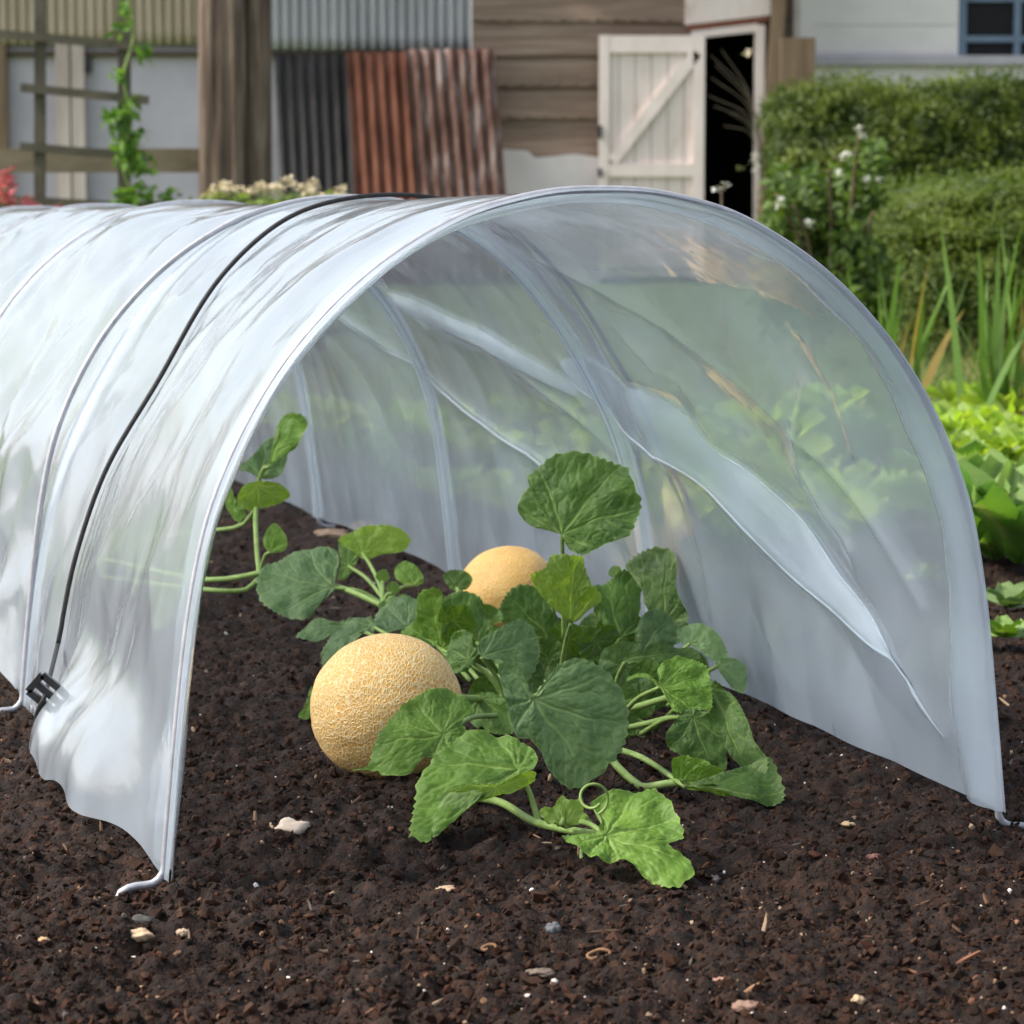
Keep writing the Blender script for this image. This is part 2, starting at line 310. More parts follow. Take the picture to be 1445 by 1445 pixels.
Ff = np.concatenate([p[1] + o for p, o in zip(parts, off)])
o = mesh_np('soil_crumbs', Vv, Ff, M['soil_bits'], smooth=False, attrs={'col': ('FLOAT_COLOR', np.concatenate([p[2] for p in parts]))})
tag(o, 'loose dark crumbs of soil with pale flecks and bits of bark', 'soil', kind='stuff')

# ------------------------------------------------------------------ buildings at the back (about 22 m away)
BD = 22.0
def bx(px, D=BD): return (px - 722.5) / F_PX * D
def bz(py, D=BD): return P(722, py, D)[2]
M['board'] = simple('weatherboard', [(.25, (.12, .083, .060)), (.5, (.21, .15, .112)), (.75, (.33, .25, .195))], (1.2, 8, 22), rough=.85, bump=.5, dist=.02)
M['board_dark'] = simple('dark_timber', [(.3, (.05, .035, .025)), (.7, (.12, .085, .06))], (1.5, 8, 16), rough=.9, bump=.5)
M['render_grey'] = simple('grey_render', [(.3, (.38, .36, .395)), (.7, (.50, .475, .515))], (1.5, 2, 2), rough=.85, bump=.15)
M['render_white'] = simple('white_block_wall', [(.3, (.54, .50, .49)), (.7, (.67, .62, .61))], (2, 2, 2), rough=.85, bump=.15)
M['white_paint'] = simple('flaking_white_paint', [(.25, (.46, .37, .31)), (.40, (.70, .60, .55)), (.8, (.84, .74, .70))], (5, 5, 2.2), rough=.6, bump=.2)
M['pale_wood'] = simple('pale_timber', [(.3, (.36, .29, .25)), (.7, (.62, .54, .49))], (10, 10, 1), rough=.75, bump=.3)
M['brown_wood'] = simple('brown_post', [(.3, (.11, .075, .045)), (.7, (.24, .17, .11))], (12, 12, 1), rough=.85, bump=.4)
M['green_wood'] = simple('mossy_trellis_wood', [(.3, (.055, .05, .035)), (.7, (.13, .115, .085))], (9, 9, 9), rough=.9, bump=.4)
M['rail_wood'] = simple('mossy_rail', [(.3, (.12, .10, .065)), (.7, (.23, .19, .13))], (3, 9, 9), rough=.9, bump=.4)
M['tin_light'] = simple('weathered_tin', [(.3, (.36, .36, .38)), (.7, (.56, .56, .58))], (3, 3, .8), rough=.55, spec=.5)
M['tin_yellow'] = simple('yellowed_tin', [(.3, (.46, .38, .27)), (.7, (.66, .58, .46))], (3, 3, .8), rough=.55, spec=.5)
M['tin_dark'] = simple('blackened_tin', [(.3, (.016, .015, .016)), (.6, (.04, .037, .037)), (.8, (.13, .11, .10))], (14, 14, 1.6), rough=.7, bump=.3)
M['tin_rust'] = simple('rusty_tin', [(.28, (.045, .021, .014)), (.5, (.145, .052, .030)), (.75, (.22, .105, .07))], (9, 9, 2.2), rough=.85, bump=.3)
M['tin_rust_pale'] = simple('rusty_whitewashed_tin', [(.34, (.055, .024, .017)), (.5, (.115, .060, .045)), (.60, (.20, .15, .135)), (.8, (.36, .31, .29))], (13, 13, 1.5), rough=.8, bump=.3)
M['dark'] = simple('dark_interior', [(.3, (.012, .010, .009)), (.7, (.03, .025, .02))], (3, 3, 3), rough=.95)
M['brick'] = simple('red_brick_edge', [(.3, (.15, .055, .035)), (.7, (.28, .11, .07))], (20, 20, 20), rough=.9)
M['blue_frame'] = simple('blue_grey_frame', [(.3, (.10, .15, .22)), (.7, (.18, .24, .32))], (4, 4, 4), rough=.5)
M['roof_tin'] = simple('roof_sheet', [(.3, (.12, .10, .09)), (.7, (.22, .19, .17))], (3, 3, 3), rough=.7)
mg, nt_, out_ = mat('window_glass'); pg_ = N(nt_, 'ShaderNodeBsdfPrincipled'); pg_.inputs['Base Color'].default_value = (.012, .013, .015, 1)
pg_.inputs['Roughness'].default_value = .25; pg_.inputs['Specular IOR Level'].default_value = .15; nt_.links.new(pg_.outputs[0], out_.inputs[0]); M['glass'] = mg

def corrugated(x0, x1, z0, z1, y, period=.074, amp=.016, thick=.004, lean=0.0, skew=0.0, nz=10, bend=0.0, ragged=0):
    n = int((x1 - x0) / period * 10) + 2; u = np.linspace(0, 1, n); w = np.linspace(0, 1, nz)
    U, W = np.meshgrid(u, w); X = x0 + (x1 - x0) * U + skew * (1 - W); off = amp * np.sin((X - skew * (1 - W)) * 2 * np.pi / period)
    Z = z0 + (z1 - z0) * W
    if ragged: Z = Z + (W > .99) * ragged * pn(U * 9, U * 0, 5)
    Yf = y + off - lean * (1 - W) + bend * np.sin(W * np.pi)
    a = np.stack([X, Yf, Z], -1).reshape(-1, 3); b = a + np.array([0, thick, 0]); nv = len(a)
    f = grid_faces(nz, n); rim = np.r_[np.arange(n), np.arange(1, nz) * n + n - 1, (nz - 1) * n + np.arange(n - 2, -1, -1), np.arange(nz - 2, 0, -1) * n]
    r2 = np.roll(rim, -1); fr = np.stack([rim, rim + nv, r2 + nv, r2], -1)
    return np.concatenate([a, b]), np.concatenate([f, f[:, ::-1] + nv, fr])

# --- tin shed on the left
shed = empty('tin_shed', (bx(170), BD, 0)); tag(shed, 'low shed with grey lower wall and pale corrugated cladding above', 'shed')
wl, wr = bx(-260), bx(664)
MB().box(wl, wr, BD + .12, BD + .30, -.05, 2.75).build('wall', M['render_grey'], shed)
V_, F_ = corrugated(wl, bx(283), bz(62), 2.8, BD + .05, amp=.034); mesh_np('cladding', V_, F_, M['tin_yellow'], shed)['label'] = 'yellowed corrugated cladding'
V_, F_ = corrugated(bx(283) + .01, bx(664), bz(70), 2.8, BD + .05, amp=.034); mesh_np('cladding', V_, F_, M['tin_light'], shed)['label'] = 'grey corrugated cladding'
MB().box(wl, wr, BD + .06, BD + .118, bz(78), bz(70) - .01).build('shadow_strip', M['board_dark'], shed)  # dark strip added to draw the shadow line below the cladding
MB().box(bx(84), bx(103), BD + .03, BD + .117, 0, bz(60)).box(bx(106), bx(124), BD + .02, BD + .116, 0, bz(60)).build('door_post', M['pale_wood'], shed)
MB().box(bx(-4), bx(15), BD + .03, BD + .117, 0, bz(60)).build('wall_post', M['brown_wood'], shed)
MB().box(bx(127), bx(133), BD + .07, BD + .118, bz(101), bz(77)).box(bx(124), bx(131), BD + .05, BD + .07, bz(100), bz(95)).build('latch', M['black_plastic'], shed)
MB().hexa([(wl - .3, BD - .25, 2.72), (wr, BD - .25, 2.72), (wr, BD + 4.3, 3.9), (wl - .3, BD + 4.3, 3.9), (wl - .3, BD - .25, 2.78), (wr, BD - .25, 2.78), (wr, BD + 4.3, 3.96), (wl - .3, BD + 4.3, 3.96)]).build('roof', M['roof_tin'], shed)
MB().box(wl, wl + .15, BD + .31, BD + 4, -.05, 3.5).build('side_wall', M['render_grey'], shed)

# --- boarded barn in the middle, with the open doorway
barn = empty('boarded_barn', (bx(850), BD, 0)); tag(barn, 'weatherboarded barn with a dark open doorway behind the tunnel', 'barn')
bl, br_ = bx(666), bx(988); m_ = MB(); z = bz(222); i = 0
edges = [222, 165, 120, 77, 28, -22, -70, -118, -166]
for a, b in zip(edges[:-1], edges[1:]):
    z0, z1 = bz(a), bz(b) ; tilt = .012 * math.sin(i * 2.1)
    nseg = 14; xs = np.linspace(bl + .003, br_, nseg); wav = .012 * pn(xs * 1.1 + i * 7, xs * 0 + i, 3)
    for q in range(nseg - 1):
        m_.hexa([(xs[q], BD - .030, z0 + wav[q] - .012 + tilt), (xs[q + 1], BD - .030, z0 + wav[q + 1] - .012 - tilt), (xs[q + 1], BD + .05, z0 + wav[q + 1] - .012), (xs[q], BD + .05, z0 + wav[q] - .012),
                 (xs[q], BD + .004, z1 + wav[q] - .001), (xs[q + 1], BD + .004, z1 + wav[q + 1] - .001), (xs[q + 1], BD + .05, z1 + wav[q + 1]), (xs[q], BD + .05, z1 + wav[q])])
    i += 1
m_.build('weatherboards', M['board'], barn)
MB().box(bl, br_, BD + .055, BD + .2, -.05, 2.95).box(bx(1064), bx(1116), BD + .055, BD + .2, -.05, 2.95).build('back_wall', M['board_dark'], barn)
xs = np.linspace(bx(708), bx(846), 16); m_ = MB(); wv = .03 * pn(xs * 3.3, xs * 0, 4) + np.where(xs < bx(745), .05, 0)
for q in range(15): m_.hexa([(xs[q], BD - .10, -.05), (xs[q + 1], BD - .10, -.05), (xs[q + 1], BD - .04, -.05), (xs[q], BD - .04, -.05), (xs[q], BD - .09, bz(221) + wv[q]), (xs[q + 1], BD - .09, bz(221) + wv[q + 1]), (xs[q + 1], BD - .04, bz(221) + wv[q + 1]), (xs[q], BD - .04, bz(221) + wv[q])])
m_.build('plinth', M['render_white'], barn)
# doorway: a real room behind the opening
dl, dr, dt = bx(990), bx(1062), bz(50)
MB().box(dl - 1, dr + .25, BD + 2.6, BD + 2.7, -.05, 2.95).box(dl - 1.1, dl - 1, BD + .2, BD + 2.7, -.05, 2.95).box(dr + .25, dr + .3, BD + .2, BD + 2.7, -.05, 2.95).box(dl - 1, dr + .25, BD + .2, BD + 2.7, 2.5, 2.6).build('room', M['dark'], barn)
m_ = MB(); m_.hexa([(bx(963), BD - .06, bz(36)), (bx(1082), BD - .06, bz(22)), (bx(1082), BD + .053, bz(22)), (bx(963), BD + .053, bz(36)), (bx(963), BD - .06, 2.95), (bx(1082), BD - .06, 2.95), (bx(1082), BD + .053, 2.95), (bx(963), BD + .053, 2.95)])
lt = m_.build('lintel_wall', M['white_paint'], barn)
MB().hexa([(bx(966), BD - .05, bz(44)), (bx(1080), BD - .05, bz(30)), (bx(1080), BD + .05, bz(30)), (bx(966), BD + .05, bz(44)), (bx(966), BD - .05, bz(36) - .002), (bx(1080), BD - .05, bz(22) - .002), (bx(1080), BD + .05, bz(22) - .002), (bx(966), BD + .05, bz(36) - .002)]).build('brick_course', M['brick'], barn)
m_ = MB(); m_.hexa([(bx(972), BD - .045, bz(55)), (bx(1064), BD - .045, bz(45)), (bx(1064), BD + .05, bz(45)), (bx(972), BD + .05, bz(55)), (bx(972), BD - .045, bz(44) - .002), (bx(1064), BD - .045, bz(33) - .002), (bx(1064), BD + .05, bz(33) - .002), (bx(972), BD + .05, bz(44) - .002)])
m_.box(bx(1061), bx(1074), BD - .08, BD + .052, 0, bz(36)); m_.box(bx(984), bx(991), BD - .08, BD + .052, 0, bz(58)); m_.build('door_frame', M['white_paint'], barn)
MB().bar((bx(1066), BD - .2, -.05), (bx(1098), BD - .15, 2.6), .10, .09).build('leaning_post', M['brown_wood'], barn)
MB().hexa([(bl + .01, BD - .3, 2.96), (bx(1116), BD - .3, 2.96), (bx(1116), BD + 4, 4.2), (bl + .01, BD + 4, 4.2), (bl + .01, BD - .3, 3.02), (bx(1116), BD - .3, 3.02), (bx(1116), BD + 4, 4.26), (bl + .01, BD + 4, 4.26)]).build('roof', M['roof_tin'], barn)
# the open ledged-and-braced door folded back on the boards
dr_ = empty('door', (0, 0, 0)); dr_.parent = barn; dr_.location = (0, 0, 0)
# (parent offsets are handled by the mesh builders)
D0, D1, DT, DB = bx(843), bx(989), bz(52), bz(256) ; yb = BD - .17
bpy.data.objects.remove(dr_)
m_ = MB(); nb = 6; xs = np.linspace(D0 + .03, D1 - .03, nb + 1)
for q in range(nb): m_.box(xs[q] + .003, xs[q + 1] - .003, yb, yb + .022, .05, DT - .02 - .01 * (q % 2))
door = m_.build('door', M['white_paint'], barn); door['label'] = 'white braced plank door folded open'
fm = MB(); fm.box(D0, D0 + .075, yb - .03, yb - .002, .04, DT); fm.box(D1 - .085, D1, yb - .03, yb - .002, .04, DT)
for (za, zb) in ((DT - .13, DT - .002), (bz(250), bz(232)), (.12, .24)): fm.box(D0 + .077, D1 - .087, yb - .028, yb - .002, za, zb)
def flat(mb, name, mt, par):
    Vw = np.concatenate(mb.V); o_ = mb.build(name, mt, None); o_.parent = par; o_.location = (-barn.location[0], -barn.location[1], 0); return o_
flat(fm, 'door_rails', M['white_paint'], door); flat(MB().bar((bx(862), yb - .017, bz(228)), (bx(978), yb - .017, bz(76)), .085, .026), 'brace', M['white_paint'], door)
for (a, b) in ((196, 178), (250, 238)): flat(MB().box(D0 - .005, D0 + .02, yb - .05, yb - .032, bz(a), bz(b)), 'hinge', M['black_plastic'], door)

# --- white block building, right
M['house_white'] = simple('white_house_wall', [(.3, (.68, .64, .62)), (.7, (.80, .76, .74))], (2, 2, 2), rough=.85, bump=.1)
wb = empty('white_block_building', (bx(1300), BD, 0)); tag(wb, 'pale block building with a blue framed window above the hedge', 'building')
yw = BD + .8
def wx(px): return bx(px, yw)
def wz(py): return bz(py, yw)
m_ = MB(); w0, w1, wzb, wzt = wx(1345), wx(1560), wz(80), 2.6
m_.box(wx(1112), w0, yw, yw + .2, -.05, 3.0).box(w1, wx(1900), yw, yw + .2, -.05, 3.0).box(w0, w1, yw, yw + .2, -.05, wzb).box(w0, w1, yw, yw + .2, wzt, 3.0)
m_.build('wall', M['house_white'], wb)
jt = MB()
for r_ in range(0, 7): jt.box(wx(1145), w0 - .02, yw - .004, yw - .0005, wz(75) + r_ * .22 - .003, wz(75) + r_ * .22 + .003)
jt.build('mortar_joints', M['render_grey'], wb)
MB().box(wx(1100), wx(1118), yw - .35, yw - .002, -.05, 3.0).build('corner_pillar', M['white_paint'], wb)
MB().box(wx(1112), wx(1900), yw - .08, yw - .002, wz(92), wz(79)).build('sill_ledge', M['render_grey'], wb)
wf = MB()
for (a, b) in ((1346, 1357), (1424, 1433), (1500, 1507), (1551, 1560)): wf.box(wx(a), wx(b), yw + .03, yw + .09, wzb + .001, wzt)
wf.box(wx(1357) + .001, wx(1424) - .001, yw + .035, yw + .085, wz(59), wz(50)).box(wx(1433) + .001, wx(1500) - .001, yw + .035, yw + .085, wz(59), wz(50)).box(w0 + .07, w1 - .07, yw + .04, yw + .08, wz(2), wz(-4))
win = wf.build('window', M['blue_frame'], wb)
pm = MB().box(w0 + .01, w1 - .01, yw + .092, yw + .10, wzb + .005, wzt - .005); o_ = pm.build('pane', M['glass']); o_.parent = win; o_.location = (-wb.location[0], -wb.location[1], 0)
MB().hexa([(wx(1104), yw - .3, 3.0), (wx(1920), yw - .3, 3.0), (wx(1920), yw + 4, 4.4), (wx(1104), yw + 4, 4.4), (wx(1104), yw - .3, 3.06), (wx(1920), yw - .3, 3.06), (wx(1920), yw + 4, 4.46), (wx(1104), yw + 4, 4.46)]).build('roof', M['roof_tin'], wb)
o = MB().box(bx(1098, 20), bx(1146, 20), 20, 20.06, -.05, bz(53, 20)).build('board_stub', M['brown_wood']); tag(o, 'short brown upright board standing at the left end of the high hedge', 'board')

# --- leaning corrugated sheets
for (x0, x1, y0, mt, sk, lab, tp) in ((386, 494, 21.75, 'tin_dark', .10, 'blackened corrugated sheet leaning beside the thick post, leftmost of the three', 72),
                                   (488, 574, 21.62, 'tin_rust', .13, 'red rusty corrugated sheet leaning between the black and the streaked sheet', 70),
                                   (572, 697, 21.48, 'tin_rust_pale', .15, 'rusty corrugated sheet with white streaks leaning against the boards', 66)):
    V_, F_ = corrugated(bx(x0, y0), bx(x1, y0), -.03, bz(tp, y0), y0 + .30, period=.088, amp=.017, lean=.45, skew=sk, nz=14, bend=.02, ragged=.02)
    o = mesh_np('corrugated_sheet', V_, F_, M[mt]); tag(o, lab, 'metal sheet', 'corrugated sheets leaning on the barn')

# --- thick post, rail, trellis
def post_mesh(x0, x1, D, z1, name, parent, seed, mt):
    n, m = 56, 60; a = np.linspace(0, 2 * np.pi, n, endpoint=False); zz = np.linspace(-.1, z1, m)
    A, Z = np.meshgrid(a, zz); rw = (x1 - x0) / 2
    sq = (np.abs(np.cos(A)) ** 5 + np.abs(np.sin(A)) ** 5) ** (-1 / 5.0)
    g = pn(A * 3.2, Z * .8, seed) * .07 - .10 * np.exp(-((A - 4.95 - .1 * np.sin(Z * 2)) / .07) ** 2) - .06 * np.exp(-((A - 4.2 - .08 * np.sin(Z * 3)) / .05) ** 2)
    rr = rw * (sq * (1 + g)); X = (x0 + x1) / 2 + np.cos(A) * rr; Yy = D + rw + np.sin(A) * rr
    return mesh_np(name, np.stack([X, Yy, Z], -1).reshape(-1, 3), grid_faces(m, n, True), mt, parent)
M['old_post'] = simple('old_grooved_post', [(.32, (.045, .032, .024)), (.5, (.14, .10, .075)), (.70, (.30, .235, .18))], (22, 22, 1.6), rough=.9, bump=.8, dist=.02)
PD = 12.2
fence = empty('timber_fence', (bx(200, PD), PD, 0)); tag(fence, 'old timber fence of one thick grooved post and a mossy rail', 'fence')
post_mesh(bx(285, PD), bx(350, PD), PD - .05, 1.75, 'post', fence, 6, M['old_post']); post_mesh(bx(346, PD), bx(384, PD), PD + .02, 1.72, 'post_half', fence, 11, M['old_post'])
MB().box(bx(-420, PD), bx(283, PD), PD + .06, PD + .11, bz(243, PD), bz(209, PD)).build('rail', M['rail_wood'], fence)
MB().box(bx(-420, PD), bx(283, PD), PD + .06, PD + .10, bz(300, PD), bz(284, PD)).build('rail', M['green_wood'], fence)
post_mesh(bx(-440, PD), bx(-380, PD), PD - .05, 1.4, 'post', fence, 15, M['old_post'])
TD = 11.7
tre = empty('trellis', (bx(120, TD), TD, 0)); tag(tre, 'ladder like wooden trellis standing in front of the mossy rail', 'trellis')
for (a, b, w) in ((66, 56, 15), (183, 176, 17)): MB().bar((bx(b, TD), TD, -.05), (bx(a, TD), TD, 1.45), w / F_PX * TD, .03).build('stile', M['green_wood'], tre)
for (xa, ya, xb, yb_) in ((-6, 47, 214, 67), (38, 124, 216, 142), (36, 207, 212, 222), (20, 282, 205, 292)):
    MB().bar((bx(xa, TD), TD - .03, bz(ya, TD)), (bx(xb, TD), TD - .03, bz(yb_, TD)), 12 / F_PX * TD, .022).build('rung', M['green_wood'], tre)

# ------------------------------------------------------------------ foliage generators
def leafquads(Pn, Nn, ln, wd_, cols, droop=.3):
    n = len(Pn); r = rng.normal(size=(n, 3)); T = r - Nn * np.sum(r * Nn, 1)[:, None]; T /= np.linalg.norm(T, axis=1)[:, None]; B = np.cross(Nn, T)
    L = ln[:, None]; W = wd_[:, None]
    V = np.stack([Pn, Pn + T * L * .5 + B * W * .5 - Nn * L * .08, Pn + T * L - Nn * L * droop, Pn + T * L * .5 - B * W * .5 - Nn * L * .08], 1)
    return V.reshape(-1, 3), np.arange(n * 4).reshape(-1, 4), np.repeat(np.c_[cols, np.ones(n)], 4, 0)
def foliage_obj(name, chunks, parent=None):
    V = np.concatenate([c[0] for c in chunks]); off = np.cumsum([0] + [len(c[0]) for c in chunks]); Fq = np.concatenate([c[1] + o for c, o in zip(chunks, off)])
    return mesh_np(name, V, Fq, M['foliage'], parent, smooth=False, attrs={'col': ('FLOAT_COLOR', np.concatenate([c[2] for c in chunks]))})
def hedge(name, x0, x1, y0, y1, z1, n, lsize, c0, c1, seed, rnd=.3):
    # points on the front, top, ends of a rounded box with lumps
    cx, cy = (x0 + x1) / 2, (y0 + y1) / 2; hx, hy = (x1 - x0) / 2, (y1 - y0) / 2
    def shape(u, v):                      # u along x, v from front bottom over top to back
        ang = v * np.pi; p = .45
        yy = -np.sign(np.cos(ang)) * np.abs(np.cos(ang)) ** p; zz = np.abs(np.sin(ang)) ** p
        ex = 1 - np.abs(u) ** 8; ex2 = ex ** .35
        X = cx + u * hx; lump = .07 * pn(X * 2.3, v * 9, seed) + .045 * pn(X * 7, v * 22, seed + 1)
        return np.stack([X + .03 * pn(X * 9, v * 20, seed + 3), cy + yy * (hy * ex2 + lump), zz * z1 * (1 - rnd * (1 - ex2)) + lump * zz * .8], -1)
    nu, nv = 120, 60; U, V = np.meshgrid(np.linspace(-.999, .999, nu), np.linspace(.0, 1, nv)); core = shape(U, V); c = np.array([cx, cy, z1 * .45])
    core = c + (core - c) * np.array([.985, .93, .94]); rootc = empty(name, (cx, cy, 0))
    e = rng.uniform(-1, 1, n); u = np.sign(e) * np.abs(e) ** .9; v = .75 * rng.random(n) ** 1.7
    p0 = shape(u, v); pu = shape(u + .002, v); pv = shape(u, v + .002); nn = np.cross(pu - p0, pv - p0); nn /= np.linalg.norm(nn, axis=1)[:, None] + 1e-9
    nn *= np.sign(np.sum(nn * (p0 - c), 1))[:, None]
    p0 = p0 - nn * (rng.random((n, 1)) ** 1.5) * .07 + nn * (rng.random((n, 1)) ** 6) * .07
    lean = nn * .6 + rng.normal(size=(n, 3)) * .55 + np.array([0, 0, .25]); lean /= np.linalg.norm(lean, axis=1)[:, None]
    cl = np.clip(.5 + .9 * pn(p0[:, 0] * 5, p0[:, 2] * 7, seed + 5) + rng.normal(0, .22, n), 0, 1)[:, None]
    cols = np.array(c0) * (1 - cl) + np.array(c1) * cl
    ch = [leafquads(p0, lean, rng.uniform(.6, 1.4, n) * lsize, rng.uniform(.35, .6, n) * lsize, cols)]
    cc = core.reshape(-1, 3); ch.append((cc, grid_faces(nv, nu), np.repeat([[c0[0] * .8, c0[1] * .8, c0[2] * .8, 1]], len(cc), 0)))
    o_ = foliage_obj(name, ch); bpy.data.objects.remove(rootc); return o_
o = hedge('hedge', bx(1088, 14), bx(1445, 14) + 3.6, 14, 15.3, bz(108, 14), 60000, .032, (.036, .064, .008), (.125, .165, .024), 21, rnd=.12)
tag(o, 'tall clipped dark green hedge under the block building window', 'hedge')
o = hedge('hedge', bx(1192, 10.3), bx(1445, 10.3) + 3.0, 9.7, 11.6, bz(252, 10.6), 68000, .022, (.060, .098, .013), (.145, .195, .032), 31, rnd=.35)
tag(o, 'low rounded paler hedge in front of the tall dark hedge', 'hedge')

def blades(bases, hgt, wid, lean, col, nseg=5, curl=.4):
    V = []; Fq = []; C = []; k = 0
    for b, h, w, (lx, ly), c in zip(bases, hgt, wid, lean, col):
        ang = random.uniform(0, math.pi); wx_, wy_ = math.cos(ang), math.sin(ang)
        for i in range(nseg + 1):
            t = i / nseg; hw = w / 2 * (1 - t ** 2.2) * (.75 + .25 * math.sin(t * 3)); cx_ = b[0] + lx * (t + curl * t * t) * h; cy_ = b[1] + ly * (t + curl * t * t) * h; cz_ = b[2] + h * (t - .18 * t * t * (abs(lx) + abs(ly)))
            V += [(cx_ - wx_ * hw, cy_ - wy_ * hw, cz_), (cx_ + wx_ * hw, cy_ + wy_ * hw, cz_)]; C += [(*c, 1)] * 2
            if i: Fq.append((k + 2 * i - 2, k + 2 * i - 1, k + 2 * i + 1, k + 2 * i))
        k += 2 * (nseg + 1)
    return np.array(V), np.array(Fq), np.array(C)
# sword-leaved plants
def sword_plant(px, D, n, h, lab, yellow=.1, spread=.17):
    x = bx(px, D); bs = [(x + random.gauss(0, .04), D + random.gauss(0, .05), 0) for _ in range(n)]
    cols = [(.30, .22, .06) if random.random() < yellow else tuple(np.array([.095, .18, .03]) * random.uniform(.7, 1.6)) for _ in range(n)]
    o_ = foliage_obj('sword_leaved_plant', [blades(bs, [h * random.uniform(.55, 1.05) for _ in range(n)], [.020 * random.uniform(.8, 1.4) for _ in range(n)], [(random.gauss(0, spread), random.gauss(0, spread * .7)) for _ in range(n)], cols, 8)])
    return tag(o_, lab, 'plant', 'sword leaved plants by the low hedge')
sword_plant(1412, 6.3, 24, .50, 'tall green sword leaved plant at the right edge of the photo')
sword_plant(1258, 7.4, 18, .40, 'yellowing sword leaved plant behind the shoulder of the tunnel', .3, .12)
# grass at the hedge foot
n = 14000; gx = rng.uniform(-1.9, 3.2, n); gy = rng.uniform(6.9, 10.6, n)
o = foliage_obj('grass', [blades(np.c_[gx, gy, np.zeros(n)], rng.uniform(.02, .10, n) * (.5 + .8 * (pn(gx * 2, gy * 2, 3) > -.1)), rng.uniform(.003, .006, n), rng.normal(0, .5, (n, 2)), [tuple(np.array([.09, .14, .03]) * random.uniform(.6, 1.5)) if random.random() < .8 else (.3, .24, .12) for _ in range(n)], 3)])
tag(o, 'rough grass growing at the foot of the hedges', 'grass', kind='stuff')

# lettuces: a rosette of crinkled leaves
M['lettuce'] = leaf_mat('lettuce_leaf', (.17, .30, .025), (.30, .43, .05), (.40, .50, .16), trans=.35, rough=.4)
M['salad_dark'] = leaf_mat('green_salad_leaf', (.060, .15, .020), (.11, .23, .035), (.22, .30, .10), trans=.3)
def rosette_mesh(nl, size, upright, mt, seed, elong=1.5):
    rs = np.random.default_rng(seed); Vs = []; Fs = []; At = []; k = 0; nu, nv = 7, 11
    for i in range(nl):
        f = i / nl; az = i * 2.4 + rs.normal(0, .2); L = size * (1 - .45 * f) * rs.uniform(.8, 1.15); up = upright + (1.35 - upright) * f + rs.normal(0, .08)
        U, V = np.meshgrid(np.linspace(-1, 1, nu), np.linspace(0, 1, nv)); w = L / elong * .62 * np.sin(np.clip(V, 0, 1) ** .75 * np.pi * .86 + .12) ** .8
        lx = U * w; ly = V * L; lz = .22 * L * (U ** 2) * V + .035 * L * np.sin(U * 9 + V * 11 + i) * V - .30 * L * V ** 2
        a = up; x1_ = ly * math.cos(a) - lz * math.sin(a); z1_ = ly * math.sin(a) + lz * math.cos(a)
        c_, s_ = math.cos(az), math.sin(az); Vs.append(np.stack([x1_ * c_ - lx * s_, x1_ * s_ + lx * c_, z1_ + .01], -1).reshape(-1, 3))
        Fs.append(grid_faces(nv, nu) + k); k += nu * nv; At.append(np.exp(-(U / .12) ** 2).ravel())
    o_ = mesh_np('lettuce', np.concatenate(Vs), np.concatenate(Fs), mt, attrs={'vein': ('FLOAT', np.concatenate(At))}); me = o_.data; bpy.data.objects.remove(o_); return me
LM = [rosette_mesh(17, .13, .65, M['lettuce'], 1, 1.8), rosette_mesh(15, .15, .85, M['lettuce'], 2, 2.2), rosette_mesh(18, .12, .6, M['salad_dark'], 3, 2.0), rosette_mesh(15, .14, .8, M['salad_dark'], 4, 2.6)]
TX = np.array([-.2947, .9556]); UX = np.array([.9556, .2947]); MID = np.array([0.0668, 2.1375])
def tun_us(x, y): d_ = np.array([x, y]) - MID; return d_ @ UX, d_ @ TX
spots = []
for px, D_, mi in ((1372, 5.0, 0), (1425, 5.1, 1), (1392, 5.6, 0), (1445, 5.7, 1), (1352, 5.9, 0), (1410, 4.55, 0), (1388, 4.25, 2), (1436, 4.2, 3), (1372, 3.95, 3), (1412, 6.3, 1), (1365, 6.7, 0), (1408, 3.92, 2), (1442, 3.86, 3), (1425, 4.05, 2)):
    spots.append((bx(px, D_), D_, mi, True))
for r_ in range(7):
    for c_ in range(12):
        u_ = .58 + r_ * .2; s_ = 1.0 + c_ * .24; xy = MID + UX * u_ + TX * s_ + rng.normal(0, .025, 2)
        px = xy[0] / xy[1] * F_PX + 722
        if px < 1325 and 3.6 < xy[1] < 6.6 and px > 330: spots.append((xy[0], xy[1], int(rng.integers(0, 4)), False))
vis_lab = ['lime green lettuce nearest the tunnel leg in the second row', 'lime green lettuce at the right edge, middle of the row', 'lime lettuce half hidden behind the first row of lettuces', 'lime lettuce behind, at the very right edge', 'lime lettuce touching the tunnel outline below its shoulder',
           'lime lettuce in front of the other lime lettuces', 'dark green salad plant by the tunnel leg', 'long leaved dark salad plant at the right edge', 'lowest dark green salad plant beside the tunnel leg', 'small lime lettuce under the sword leaves', 'farthest lime lettuce close to the grass', 'dark salad plant nearest the camera, close to the tunnel leg', 'dark salad plant nearest the camera, at the right edge', 'dark salad plant between the two nearest ones']
for i, (x, y, mi, vis) in enumerate(spots):
    o = bpy.data.objects.new('lettuce', LM[mi]); link(o); o.location = (x, y, 0); o.rotation_euler = (0, 0, i * 1.7); s_ = random.uniform(.65, 1.1); o.scale = (s_, s_, s_ * random.uniform(.9, 1.2))
    tag(o, vis_lab[i] if vis else 'lettuce in the bed seen hazily through the right film wall', 'lettuce', 'lettuces in the bed beside the tunnel')
